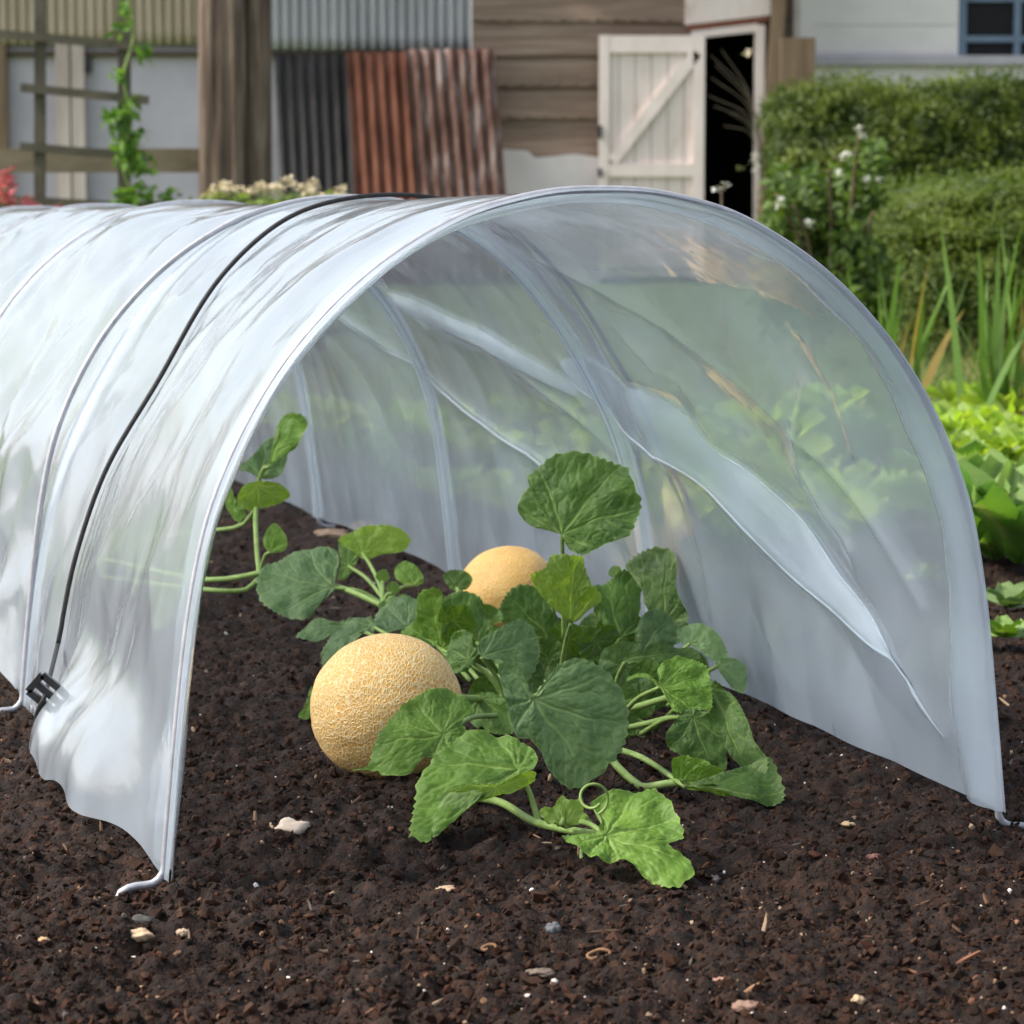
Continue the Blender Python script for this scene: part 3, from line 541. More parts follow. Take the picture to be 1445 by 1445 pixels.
# weeds at the soil edge
for px, py, sc_, lab in ((1425, 868, .9, 'greyish broad leaved weed on the soil at the right edge'), (1418, 912, .75, 'small bright green weed on the soil below the grey one'), (1300, 830, .7, 'small weed on the soil behind the film wall')):
    g_ = G(px, py); o = bpy.data.objects.new('weed', rosette_mesh(7, .06 * sc_, .12, M['leaf_grey'] if sc_ > .8 else M['leaf_fresh'], int(px), 1.3)); link(o); o.location = (g_[0], g_[1], 0); tag(o, lab, 'weed', 'weeds on the soil')

# flower clumps behind the tunnel
def broad_cloud(center, rad, n, ls, c0, c1):
    d_ = rng.normal(size=(n, 3)); d_ /= np.linalg.norm(d_, axis=1)[:, None]; p_ = np.array(center) + d_ * np.array(rad) * (rng.random((n, 1)) ** .5)
    nn = d_ * .5 + rng.normal(size=(n, 3)) * .5 + np.array([0, -.2, .4]); nn /= np.linalg.norm(nn, axis=1)[:, None]; t = rng.random((n, 1))
    p_[:, 2] = np.maximum(p_[:, 2], .01)
    return leafquads(p_, nn, rng.uniform(.6, 1.3, n) * ls, rng.uniform(.4, .7, n) * ls, np.array(c0) * (1 - t) + np.array(c1) * t)
def blossoms(pts, r, name, mt, parent, petals=6):
    m_ = MB()
    for p_ in pts:
        n_ = 6; tilt = rng.normal(0, .35, 2)
        for q in range(petals):
            a = q * 2 * math.pi / petals + rng.random(); e1 = np.array([math.cos(a), math.sin(a), tilt[0] * math.cos(a) + tilt[1] * math.sin(a)]); e2 = np.array([-math.sin(a), math.cos(a), 0]); p0 = np.array(p_)
            rr = r * rng.uniform(.8, 1.2)
            m_.add([p0, p0 + e1 * rr * .6 + e2 * rr * .35 + [0, 0, rr * .15], p0 + e1 * rr, p0 + e1 * rr * .6 - e2 * rr * .35 + [0, 0, rr * .15]], [[0, 1, 2, 3]])
    return m_.build(name, mt, parent)
FD = 8.0
fl = empty('cream_flower_plant', (bx(385, FD), FD, 0)); tag(fl, 'bushy plant with flat cream flower heads behind the tunnel top', 'flowers')
foliage_obj('foliage', [broad_cloud((bx(x_, FD), FD + rng.normal(0, .06), bz(292, FD) - .02), (.10, .12, .055), 260, .035, (.08, .13, .03), (.20, .27, .06)) for x_ in (300, 335, 370, 405, 440, 470)] + [broad_cloud((bx(385, FD), FD, .27), (.19, .12, .24), 1300, .05, (.04, .08, .02), (.10, .17, .04))], fl)
pts = []
for _ in range(46):
    cxp = rng.uniform(283, 492); cyp = 283 - 18 * math.exp(-((cxp - 390) / 90) ** 2) + rng.uniform(-12, 10); c_ = P(cxp, cyp, FD + rng.uniform(-.1, .1))
    for _ in range(9): pts.append(c_ + rng.normal(0, .011, 3) * [1, 1, .35])
blossoms(pts, .011, 'flower_heads', M['bloom'], fl, 5)
for (pp, lab) in ((((4, 246), (12, 262), (3, 275), (10, 285)), 'pink flowers on a stem at the left edge of the photo'), (((43, 293), (75, 293), (40, 290)), 'low pink flowers peeping over the tunnel near the left edge')):
    fp = empty('pink_flower_plant', (bx(pp[0][0], 7.6), 7.6, 0)); tag(fp, lab, 'flowers', 'pink flowers behind the tunnel')
    pts = []
    for (x_, y_) in pp:
        c_ = P(x_, y_, 7.6); pts += [c_ + rng.normal(0, .008, 3) for _ in range(7)]
    blossoms(pts, .022, 'flower_heads', M['pink'], fp, 5)
    b_ = P(pp[-1][0], pp[-1][1], 7.6); foliage_obj('foliage', [broad_cloud((b_[0], 7.63, b_[2] * .6), (.05, .05, b_[2] * .38), 160, .035, (.04, .08, .02), (.12, .18, .04))], fp)
    MB().tube([(b_[0], 7.6, 0), (b_[0] + .01, 7.6, b_[2] * .5), tuple(b_)], .004, 6).build('stem', M['stem'], fp)
fw = empty('white_flower_plant', (bx(1018, 6), 6, 0)); tag(fw, 'slender stem with small white flowers just behind the tunnel crown', 'flowers')
blossoms([P(1023, 258, 6), P(1008, 268, 6), P(1018, 266, 6), P(1026, 264, 6)], .011, 'flower_heads', M['white_petal'], fw, 6)
b_ = P(1018, 272, 6); MB().tube([(b_[0] + .03, 6.05, 0), (b_[0] + .01, 6.02, .3), tuple(b_), tuple(P(1023, 258, 6))], .003, 6).build('stem', M['trunkbark'], fw)
# climber on the trellis
cl = empty('climbing_plant', (bx(180, 11.6), 11.6, 0)); tag(cl, 'leafy green climber twining up the right stile of the trellis', 'climber')
ch = []
for (x_, y_, r_, n_) in ((200, 75, 12, 16), (168, 110, 9, 14), (165, 165, 15, 40), (185, 150, 8, 14), (197, 190, 7, 8), (180, 215, 22, 60), (200, 232, 14, 36), (170, 285, 16, 50), (195, 268, 13, 26), (178, 20, 10, 14), (212, 280, 12, 20), (172, 40, 8, 10), (240, 285, 16, 22)):
    c_ = P(x_, y_, 11.55); ch.append(broad_cloud(c_, (r_ / F_PX * 11.6, .05, r_ / F_PX * 11.6 * 1.3), n_, .055, (.05, .12, .015), (.16, .30, .04)))
foliage_obj('foliage', ch, cl)
MB().tube(catmull([P(178, 330, 11.62), P(186, 280, 11.6), P(172, 230, 11.58), P(186, 170, 11.58), P(174, 110, 11.58), P(188, 50, 11.6), P(176, -30, 11.6)], 60), .005, 6).build('stem', M['stem'], cl)
# shrub with pale seed heads between doorway and hedge
sb = empty('flowering_shrub', (bx(1150, 9.4), 9.4, 0)); tag(sb, 'loose leafy shrub with whitish buds left of the low hedge', 'shrub')
ch = [broad_cloud((bx(x_, 9.4), 9.5 + rng.normal(0, .1), bz(y_, 9.4)), (rx, .14, rz), n_, .048, (.035, .075, .010), (.125, .195, .035)) for (x_, y_, rx, rz, n_) in
      ((1110, 330, .10, .14, 380), (1160, 300, .14, .16, 620), (1210, 270, .10, .12, 380), (1225, 225, .05, .08, 160), (1150, 400, .17, .18, 700), (1095, 400, .10, .2, 400), (1200, 370, .10, .2, 500), (1240, 420, .07, .16, 260), (1100, 270, .04, .10, 110))]
foliage_obj('foliage', ch, sb)
for (x_, y_) in ((1213, 183), (1213, 190), (1193, 222), (1196, 217), (1182, 245), (1100, 280), (1099, 287), (1143, 312), (1142, 320), (1222, 252), (1068, 222), (1066, 235), (1240, 257)): blossoms([P(x_, y_, 9.2) + rng.normal(0, .006, 3) for _ in range(4)], .014, 'bud', M['white_petal'], sb, 5)
for (x0_, x1_, y1_) in ((1150, 1120, 290), (1160, 1170, 240), (1170, 1213, 185), (1150, 1095, 275), (1180, 1232, 300)):
    MB().tube(catmull([(bx(x0_, 9.4), 9.4, -.02), P((x0_ + x1_) / 2 + 8, (y1_ + 420) / 2, 9.42), P(x1_, y1_, 9.3)], 16), .006, 6).build('stem', M['trunkbark'], sb)
# bare arching twigs in the doorway
tw = empty('arching_twigs', (bx(1075, 16), 16, 0)); tag(tw, 'thin arching yellowish twigs crossing the dark doorway', 'twigs')
for q, (x1_, y1_) in enumerate(((1003, 78), (1010, 92), (1000, 135), (1008, 150), (1022, 178), (1018, 70), (1004, 110), (1030, 160))):
    MB().tube(catmull([(bx(1078, 16), 16.0, 0), P(1080 - q, 250, 16), P(1058, (y1_ + 150) / 2 + 24, 15.95), P(x1_, y1_, 15.9)], 20), np.linspace(.0055, .002, 20), 5).build('twig', M['rail_wood'], tw)
blossoms([P(1053, 78, 15.9), P(1056, 74, 15.9), P(1045, 238, 15.9)], .03, 'blossom', M['bloom'], tw, 5)

# ------------------------------------------------------------------ the polythene tunnel
prof_half = [(0, .497), (.035, .4955), (.07, .489), (.105, .4785), (.14, .461), (.175, .438), (.21, .407), (.245, .366), (.275, .316), (.298, .260), (.313, .190), (.324, .100), (.334, .0)]
pr = catmull([(-a, b) for a, b in prof_half[::-1]] + prof_half[1:], 401)
parc = np.r_[0, np.cumsum(np.linalg.norm(np.diff(pr, axis=0), axis=1))]; ARC = parc[-1]
pt = np.gradient(pr, axis=0); pt /= np.linalg.norm(pt, axis=1)[:, None]; pnm = np.stack([-pt[:, 1], pt[:, 0]], -1)   # outward normal
def base(a):
    return np.stack([np.interp(a, parc, pr[:, 0]), np.interp(a, parc, pr[:, 1])], -1), np.stack([np.interp(a, parc, pnm[:, 0]), np.interp(a, parc, pnm[:, 1])], -1)
def to_world(u, s, z): return np.stack([MID[0] + u * UX[0] + s * TX[0], MID[1] + u * UX[1] + s * TX[1], z], -1)
HS = [0, .78, 1.56, 2.34, 3.12]; S_CORD = .60
def to_us(p):
    d_ = np.array([p[0] - MID[0], p[1] - MID[1]]); return d_ @ UX, d_ @ TX, p[2]
def wall_sa(px, py):                 # where the sight line leaves the tunnel: (s, a) on the sheet
    dr = ray(px, py); inside = False
    for kk in np.arange(1.4, 6, .002):
        u, s, z = to_us(CAM + dr * kk); up_ = np.interp(z, [b for a, b in prof_half[::-1]], [a for a, b in prof_half[::-1]]) if z < .497 else 0
        ins = (abs(u) < up_) and s > 0 and z > 0
        if inside and not ins:
            j = int(np.argmin((pr[:, 0] - u) ** 2 + (pr[:, 1] - z) ** 2)); return s, parc[j]
        if ins: inside = True
    return None
def ridge(s, a, path, amp, w):
    d2 = np.full(np.shape(s), 9.0)
    for (s0, a0), (s1, a1) in zip(path[:-1], path[1:]):
        dx, dy = s1 - s0, a1 - a0; t = np.clip(((s - s0) * dx + (a - a0) * dy) / (dx * dx + dy * dy), 0, 1); d2 = np.minimum(d2, (s - s0 - t * dx) ** 2 + (a - a0 - t * dy) ** 2)
    return amp * np.exp(-np.sqrt(d2 + 1e-6) / w)
FOLD_PX = dict(
    lowA=((792, 512), (820, 549), (865, 580), (969, 663), (1055, 743), (1131, 819), (1232, 909), (1273, 944), (1335, 1040)),
    upA=((796, 506), (841, 511), (905, 550), (969, 587), (1014, 636), (1062, 667), (1135, 733), (1187, 809), (1235, 871), (1282, 966)),
    lowB=((506, 396), (570, 428), (639, 461), (730, 512), (813, 558)), upB=((512, 386), (575, 414), (645, 446), (735, 494), (815, 545)),
    lineC=((882, 480), (924, 525), (958, 539), (986, 580), (1007, 629)), lineD=((470, 440), (560, 500), (650, 570), (760, 650), (850, 720)),
    lineE=((1140, 540), (1120, 600), (1125, 660), (1160, 720), (1200, 780)), lineF=((1143, 490), (1180, 560), (1205, 640)), lineG=((560, 420), (700, 500), (800, 580), (900, 680)), lineH=((700, 330), (900, 440), (1060, 560), (1200, 700), (1300, 860)))
FOLD = {k_: [wall_sa(*p) for p in v_] for k_, v_ in FOLD_PX.items()}
RIDGES = []
def disp(s, a):
    mid = ARC / 2; t = (a - mid) / mid                      # -1 left foot .. 1 right foot
    sh = np.exp(-((np.abs(t) - .48) / .24) ** 2)            # the shoulders sag most
    hd = np.min(np.abs(s[..., None] - np.array(HS)), -1); free = sm(.0, .14, hd)
    q = (s / .78) % 1.0; sag = -(.004 + .016 * sh) * 4 * q * (1 - q) * np.where(s < .78, .35, 1)
    cordsag = -(.002 + .036 * sh) * np.exp(-np.abs(s - S_CORD) / .22) * sm(0, .5, s)
    left = t < 0
    fac = worley(s * 4.6 + a * 1.6 + .2 * pn(s * 4, a * 4, 90), a * 4.2 - s * 1.6, 91); fac2 = worley(s * 15 + a * 9, a * 9 - s * 8, 92)
    h_ = ARC - a
    c1 = np.where(left, a * .80 + s * .62, h_ - s * .19 + 5); l1 = np.where(left, -a * .6 + s * .78, s + h_ * .19)
    warp = .05 * pn(s * 4, a * 4, 41)
    kf = np.where(left, 1, .8); w1 = -np.abs(pn((c1 + warp * kf) * 8 * kf, l1 * 1.5 * kf, 42)) * 2 + .5; w2 = -np.abs(pn((c1 + warp * .5) * 19, l1 * 3.0, 43)) * 2 + .5; w3 = -np.abs(pn(s * 5.5, a * 4.5, 44)) * 2 + .5
    w4 = pn(s * 3.4 + 3, a * 2.6, 45)
    crn = np.where(left, .75 + 1.5 * sm(.62, .8, s), .30) * (.012 * (fac - .4) + np.where(left, .0020, .001) * (fac2 - .4)) * sm(.02, .2, np.abs(t))
    st = np.where(left, .26 + .30 * sm(.62, .8, s), .30 - .08 * sm(.7, 1.2, s)) * (.12 + .88 * sm(.08, .42, np.abs(t))) * (.25 + .75 * sm(0, .09, np.abs(s - S_CORD)))
    wr = crn + .8 * st * (.0115 * w1 + np.where(left, .0026, .0015) * w2 * sm(-.1, .5, pn(s * 3, a * 3, 47)) + .013 * w3 + .020 * w4)
    lowleft = left * (1 - sm(.02, .13, a)) * sm(.08, .22, s) * (1 - sm(.42, .54, s))
    lowleft = lowleft * (1 + .0 * s); skirt = .046 * lowleft * (1 - .35 * np.abs(pn(s * 6, a * 2, 48))) 
    flare2 = left * (1 - sm(.03, .2, a)) * sm(.02, .2, hd) * (s > .6) * (.010 + .012 * np.sin(s * 29))
    vert = left * (1 - sm(.30, .55, a)) * .0015 * pn(s * 17, a * 1.6, 49)
    r_ = sum((ridge(s, a, FOLD[k_], am, w_) for k_, am, w_ in RIDGES), np.zeros(np.shape(s)))
    endf = sm(0, .05, s) * 1.0
    return sag + .0018 * np.exp(-(hd / .0055) ** 2) + cordsag + free * (wr + r_) + skirt + flare2 * free + vert * free
def film_pt(s, a, off=0.0):
    s = np.asarray(s, float); a = np.asarray(a, float); b_, n_ = base(a); d_ = disp(s, a) + off
    u = b_[..., 0] + n_[..., 0] * d_; z = b_[..., 1] + n_[..., 1] * d_
    hd = np.min(np.abs(s[..., None] - np.array(HS)), -1)
    lift = np.where(a < ARC / 2, (-.006 + .028 * sm(.02, .2, hd) * (.6 + .8 * pn(s * 7, s * 0, 51))), .004 + .006 * sm(.02, .2, hd)) * (1 - sm(.0, .12, np.minimum(a, ARC - a)))
    return to_world(u, s, np.maximum(z + lift, -.006))
def to_px(p):
    d_ = np.asarray(p) - CAM; c_, s_ = math.cos(PITCH), math.sin(PITCH); fy = d_[1] * c_ - d_[2] * s_; uy = d_[1] * s_ + d_[2] * c_
    return np.array([722.5 + F_PX * d_[0] / fy, 722.5 - F_PX * uy / fy])
def fit_sa(sa, px):                 # slide a point over the sagging sheet until it lies on its sight line
    x = np.array(sa, float)
    for _ in range(12):
        f = lambda q: to_px(film_pt(np.array([q[0]]), np.array([q[1]]))[0])
        p0 = f(x); J = np.stack([(f(x + [.004, 0]) - p0) / .004, (f(x + [0, .004]) - p0) / .004], 1); J += np.eye(2) * 1e-6
        st_ = np.linalg.solve(J.T @ J + np.eye(2) * 4e3, J.T @ (np.array(px) - p0)); x = x + np.clip(st_, -.03, .03)
    return tuple(x)
for rd in ([], [('lowA', -.008, .018), ('upA', .006, .016), ('lowB', -.007, .016), ('lineC', -.004, .03), ('lineD', -.006, .016), ('lineG', -.006, .016), ('lineH', -.004, .014), ('lineE', -.006, .012), ('lineF', -.004, .010)]):
    RIDGES = rd
    FOLD = {k_: [fit_sa(sa, p) for sa, p in zip(v_, FOLD_PX[k_])] for k_, v_ in FOLD.items()}
tun = empty('poly_tunnel', (MID[0], MID[1], 0)); tag(tun, 'clear polythene tunnel cloche on wire hoops over the melon plants', 'tunnel')
sv = np.r_[np.arange(-.014, .9, .0035), np.arange(.9, 3.14, .0065)]; av = np.linspace(.006, ARC - .006, 390); S_, A_ = np.meshgrid(sv, av, indexing='ij')
S2 = S_.copy(); film = mesh_np('film', film_pt(S2, A_).reshape(-1, 3), grid_faces(len(sv), len(av)), M['film'], tun)
# hoops of wire with cranked feet, sleeves of doubled film round them
def hoop(s):
    a_ = np.linspace(.012, ARC - .012, 160); b_, n_ = base(a_); pts = to_world(b_[:, 0] + n_[:, 0] * .0006, np.full(160, s), b_[:, 1] + n_[:, 1] * .0006)
    lf = to_world(np.array([-.3335, -.341, -.358, -.366, -.369, -.370]), np.full(6, s), np.array([.006, -.003, -.005, -.009, -.022, -.06]))[::-1]
    rf = to_world(np.array([.3335, .337, .345, .360, .368, .372]), np.full(6, s), np.array([.008, .000, -.004, -.006, -.016, -.06]))
    return catmull(np.concatenate([lf, pts, rf]), 260)
for s in HS: MB().tube(hoop(s), .0031, 10).build('hoop', M['wire'], tun, True)
for i, s in enumerate(HS):
    if i == 0: s0, s1 = -.014, .052
    else: s0, s1 = s - .017, s + .020
    aa = np.linspace(.007, ARC - .007, 360); ww = np.linspace(0, 1, 9); W_, A2 = np.meshgrid(ww, aa, indexing='ij')
    e1 = s1 + (.020 * pn(aa * 6, aa * 0, 60 + i) + .006 * pn(aa * 21, aa * 0, 61) if i == 0 else .003 * pn(aa * 9, aa * 0, 60 + i)); Sg = s0 + (e1[None] - s0) * W_
    bulge = -.0075 * np.sin(np.clip(W_, 0, 1) * np.pi) ** .6 - .0006 - (.002 * (pn(Sg * 30, A2 * 12, 70 + i) + .5) if i == 0 else 0)
    mesh_np('hoop_sleeve', film_pt(Sg, A2, bulge).reshape(-1, 3), grid_faces(9, 360), M['hem'], tun)
# pleats: doubled film creased along the right wall
def pleat(lo, up, off0, name='film_pleat'):
    lo = catmull(np.array(lo), 90); up = catmull(np.array(up), 90); w = np.linspace(0, 1, 12)[:, None, None]; Q = lo[None] * (1 - w) + up[None] * w
    W_ = np.repeat(np.linspace(0, 1, 12)[:, None], 90, 1); e_ = np.sin(np.linspace(0, np.pi, 90))[None] ** .4
    return mesh_np(name, film_pt(Q[..., 0], Q[..., 1], -(.001 + off0 * np.sin(W_ * np.pi) * e_ + .003 * e_)).reshape(-1, 3), grid_faces(12, 90), M['hem'], tun)
pleat(FOLD['lowA'], FOLD['upA'], .002); pleat(FOLD['lowB'], FOLD['upB'], .002)
def thinline(path, wdt):
    p_ = np.array(path); t_ = np.gradient(p_, axis=0); t_ /= np.linalg.norm(t_, axis=1)[:, None]; n_ = np.stack([-t_[:, 1], t_[:, 0]], -1); return (p_ - n_ * wdt).tolist(), (p_ + n_ * wdt).tolist()
pleat(*thinline(FOLD['lineD'], .003), .001); pleat(*thinline(FOLD['lowA'], .0016), .001); pleat(*thinline(FOLD['upA'][2:], .0016), .001)
# the black tie cord with its buckle
ac = np.linspace(.085, ARC - .02, 200); cpts = film_pt(np.full(200, S_CORD), ac, .0030)
w_ = cpts.copy(); k5 = np.ones(9) / 9
for j in range(3): w_[4:-4, j] = np.convolve(cpts[:, j], k5, 'valid')
nrm = base(ac)[1]; w_[:, 0] += nrm[:, 0] * UX[0] * .003; w_[:, 1] += nrm[:, 0] * UX[1] * .003; w_[:, 2] += nrm[:, 1] * .003
cord = MB().tube(w_, .0023, 8).build('tie_cord', M['cord'], tun, True)
def sub(mb, name, mt, par, smooth=False):
    o_ = mb.build(name, mt, None, smooth); o_.parent = par; o_.location = (-MID[0], -MID[1], 0); return o_
bD = 2.46
def BP(x, y, dd=0): return P(x, y, bD - dd)
bk = MB()
c = [(60, 952), (99, 984), (81, 1008), (40, 975)]
for i in range(4): bk.bar(BP(*c[i], .02), BP(*c[(i + 1) % 4], .02), .0058, .006)
bk.bar(BP(54, 966, .02), BP(85, 993, .02), .006, .005)
sub(bk, 'buckle', M['black_plastic'], cord)
lk = MB(); lk.tube(catmull([w_[0], BP(62, 985, .028), BP(53, 1005, .015), BP(49, 1030, .005), BP(52, 1046, 0)], 24), .0022, 8)
sub(lk, 'cord_tail', M['cord'], cord, True)
lk = MB(); pts = catmull([BP(83, 990, .02), BP(84, 1003, .02), BP(80, 1018, .016), BP(76, 1036, .012)], 12); lk.bar(pts[0], pts[4], .0065, .003).bar(pts[4], pts[8], .0062, .003).bar(pts[8], pts[11], .006, .003)
sub(lk, 'hook_strap', M['black_plastic'], cord)

# ------------------------------------------------------------------ melons
def melon_mat(name, net_amt):
    m, nt, out = mat(name); L = nt.links.new; tc = N(nt, 'ShaderNodeTexCoord')
    wr = N(nt, 'ShaderNodeTexNoise'); wr.inputs['Scale'].default_value = 30; L(tc.outputs['Object'], wr.inputs[0])
    mp = N(nt, 'ShaderNodeMapping'); mp.inputs['Scale'].default_value = (1, 1, 1); L(tc.outputs['Object'], mp.inputs[0])
    ad = N(nt, 'ShaderNodeVectorMath', operation='MULTIPLY_ADD'); L(wr.outputs['Color'], ad.inputs[0]); ad.inputs[1].default_value = (.012, .012, .012); L(mp.outputs[0], ad.inputs[2])
    sc1 = N(nt, 'ShaderNodeMapping'); sc1.inputs['Scale'].default_value = (235, 235, 370); L(ad.outputs[0], sc1.inputs[0])
    v1 = N(nt, 'ShaderNodeTexVoronoi', feature='DISTANCE_TO_EDGE'); v1.inputs['Scale'].default_value = 1; L(sc1.outputs[0], v1.inputs[0])
    net = N(nt, 'ShaderNodeMapRange'); L(v1.outputs[0], net.inputs[0]); net.inputs[1].default_value = .02; net.inputs[2].default_value = .22; net.inputs[3].default_value = 1; net.inputs[4].default_value = 0
    n2 = N(nt, 'ShaderNodeTexNoise'); n2.inputs['Scale'].default_value = 22; n2.inputs['Detail'].default_value = 4; L(tc.outputs['Object'], n2.inputs[0])
    skin = ramp(nt, n2.outputs[0], [(.3, (.62, .31, .06)), (.7, (.74, .44, .11))])
    mx = N(nt, 'ShaderNodeMix', data_type='RGBA'); f = N(nt, 'ShaderNodeMath', operation='MULTIPLY'); L(net.outputs[0], f.inputs[0]); f.inputs[1].default_value = net_amt
    L(f.outputs[0], mx.inputs[0]); L(skin, mx.inputs[6]); mx.inputs[7].default_value = (.80, .62, .33, 1)
    p = N(nt, 'ShaderNodeBsdfPrincipled'); p.inputs['Roughness'].default_value = .5; p.inputs['Specular IOR Level'].default_value = .35; L(mx.outputs[2], p.inputs['Base Color'])
    p.inputs['Subsurface Weight'].default_value = .08; p.inputs['Subsurface Radius'].default_value = (.01, .005, .002); p.inputs['Subsurface Scale'].default_value = .5
    b = N(nt, 'ShaderNodeBump'); b.inputs['Strength'].default_value = .6 * net_amt + .1; b.inputs['Distance'].default_value = .0011; L(net.outputs[0], b.inputs['Height']); L(b.outputs[0], p.inputs['Normal'])
    L(p.outputs[0], out.inputs[0]); return m
def melon(px, py, D, r, rot, mt, lab, netseed):
    n_, m_ = 96, 64; th = np.linspace(0, 2 * np.pi, n_, endpoint=False); ph = np.linspace(0, np.pi, m_); TH, PH = np.meshgrid(th, ph)
    rr = r * (1 + .012 * pn(np.cos(TH) * 2 * np.sin(PH) + 5, PH * 2, netseed) - .012 * np.abs(np.cos(TH * 5)) ** 8 * np.sin(PH)); pole = 1 - .035 * np.exp(-(PH / .22) ** 2) - .02 * np.exp(-((np.pi - PH) / .2) ** 2)
    V = np.stack([rr * pole * np.sin(PH) * np.cos(TH), rr * pole * np.sin(PH) * np.sin(TH), rr * pole * np.cos(PH) * 1.05], -1).reshape(-1, 3)
    c_ = P(px, py, D); o_ = mesh_np('melon', V, grid_faces(m_, n_, True), mt); o_.location = c_; o_.rotation_euler = rot
    tag(o_, lab, 'melon', 'ripe melons'); return c_
mc1 = melon(545, 998, 2.455, .0640, (R(15), R(72), R(-10)), melon_mat('netted_melon', .9), 'large netted orange melon in front, lying on the soil', 3)
mc2 = melon(716, 842, 3.15, .0560, (R(40), R(50), R(20)), melon_mat('smooth_melon', .42), 'smaller smooth orange melon behind the leaves', 5)

# ------------------------------------------------------------------ melon plants
TH_ = np.array([0, .35, .75, 1.15, 1.55, 1.95, 2.35, 2.7, 2.92, 3.06, np.pi]); RR_ = np.array([.93, .94, .95, .965, .93, .90, .82, .70, .54, .27, .07])
def relief(T, Q, r, px_, py_, seed, ang0=0.0):
    rg = np.random.default_rng(seed); sd = seed & 255
    mains = np.array([0, .72, -.72, 1.42, -1.42, 2.15, -2.15, 2.75, -2.75]) + rg.normal(0, .10, 9); vein = np.zeros_like(r); hmin = np.full(r.shape, 9.0); lm = np.zeros_like(r)
    wx_ = px_ + .05 * pn(px_ * 2.5, py_ * 2.5, sd) * sm(.05, .4, r); wy_ = py_ + .05 * pn(px_ * 2.5 + 9, py_ * 2.5, sd) * sm(.05, .4, r)
    for i_, a in enumerate(mains):
        sa, ca = math.sin(a), math.cos(a); l = wx_ * sa + wy_ * ca; bend = .16 * math.copysign(1, a) * l * l * (a != 0); d_ = np.abs(wx_ * ca - wy_ * sa - bend) + (l < 0) * 9
        amp_ = 1.0 if i_ < 3 else (.7 if i_ < 5 else .45); reach = 1 - sm(.6, 1.0, Q) * .7
        vein = np.maximum(vein, amp_ * reach * np.exp(-(d_ / (.016 * (1.25 - .95 * np.clip(l, 0, 1)) + .003)) ** 2)); k_ = d_ < hmin; hmin = np.where(k_, d_, hmin); lm = np.where(k_, l, lm)
    ph = (lm - hmin * .9) * 5.2 + .5 * pn(px_ * 4, py_ * 4, sd); sec = np.exp(-((ph % 1 - .5) / .07) ** 2) * sm(.015, .06, hmin) * .38
    n1 = np.abs(pn(px_ * 11, py_ * 11, (sd + 3) & 255)); fine = .16 * np.exp(-(n1 / .06) ** 2); vv = np.clip(np.maximum(np.maximum(vein * .9, sec * 1.2), fine * 1.5) * sm(.0, .10, Q) + .45 * sm(.965, 1, Q), 0, 1)
    h = -.020 * vein - .034 * sec + .026 * sm(0, .2, hmin) + .030 * pn(px_ * 3.4, py_ * 3.4, (sd + 5) & 255) + .030 * np.minimum(n1, .35) + .012 * pn(px_ * 8, py_ * 8, (sd + 7) & 255)
    return vv, h
def leaf_mesh(axis0, tip, normal, width, mt, parent, cup=.12, fold=0.0, droop=.15, wave=.05, seed=0, name='leaf', nt_=128, nr=22, curl=0.0):
    axis0 = np.array(axis0); tip = np.array(tip); y = tip - axis0; L = np.linalg.norm(y); y /= L; n_ = np.array(normal, float); n_ -= y * (n_ @ y); n_ /= np.linalg.norm(n_); x = np.cross(y, n_)
    th = np.linspace(-np.pi, np.pi, nt_); rs = np.linspace(0, 1, nr) ** .85; T, Q = np.meshgrid(th, rs)
    RO = np.interp(np.abs(T), TH_, RR_) * (1 + .05 * pn(T * 1.3 + 50, T * 0 + seed, 8)); tooth = np.abs((T * 5.1 + .4 * np.sin(T * 5 + seed)) % 1 - .5) * 2; RO = RO - (.022 * tooth - .008) * Q ** 6 * np.clip((3.0 - np.abs(T)) / .3, 0, 1)
    r = RO * Q; px_ = r * np.sin(T); py_ = r * np.cos(T)
    vv, h = relief(T, Q, r, px_, py_, seed)
    h = h + cup * r * r + fold * np.abs(px_) - droop * py_ * np.abs(py_) + wave * Q ** 2.2 * np.sin(T * (3 + seed % 3) + seed) + .5 * wave * Q ** 3 * pn(T * 3.2 + 20, Q * 2, (seed + 9) & 255) + curl * np.clip(px_, 0, 2) ** 2
    sx = width / (1.86 * L); V = axis0 + (px_[..., None] * x * sx + py_[..., None] * y + h[..., None] * n_ * (.5 + .5 * sx)) * L
    return mesh_np(name, V.reshape(-1, 3), grid_faces(nr, nt_), mt, parent, attrs={'vein': ('FLOAT', vv.ravel())})
plant = empty('melon_plant', tuple(G(800, 1010))); tag(plant, 'large leafy melon plant around the front melon', 'melon plant')
plant2 = empty('melon_plant', tuple(G(372, 850))); tag(plant2, 'trailing melon vine with few leaves at the back left of the tunnel', 'melon plant')
MBs = {}
CROWN = G(800, 1010) + [0, 0, .02]
def petiole(leaf, a, b, r=.0022, bow=.006, par=plant):
    a = np.array(a); b = np.array(b); mid = (a + b) / 2 + np.array([0, 0, bow]); o_ = MB().tube(catmull([b, mid, a], 18), np.linspace(r * 1.15, r * .85, 18), 8).build('petiole', M['stem'], None, True)
    o_.parent = leaf; o_.location = -np.array(par.location)
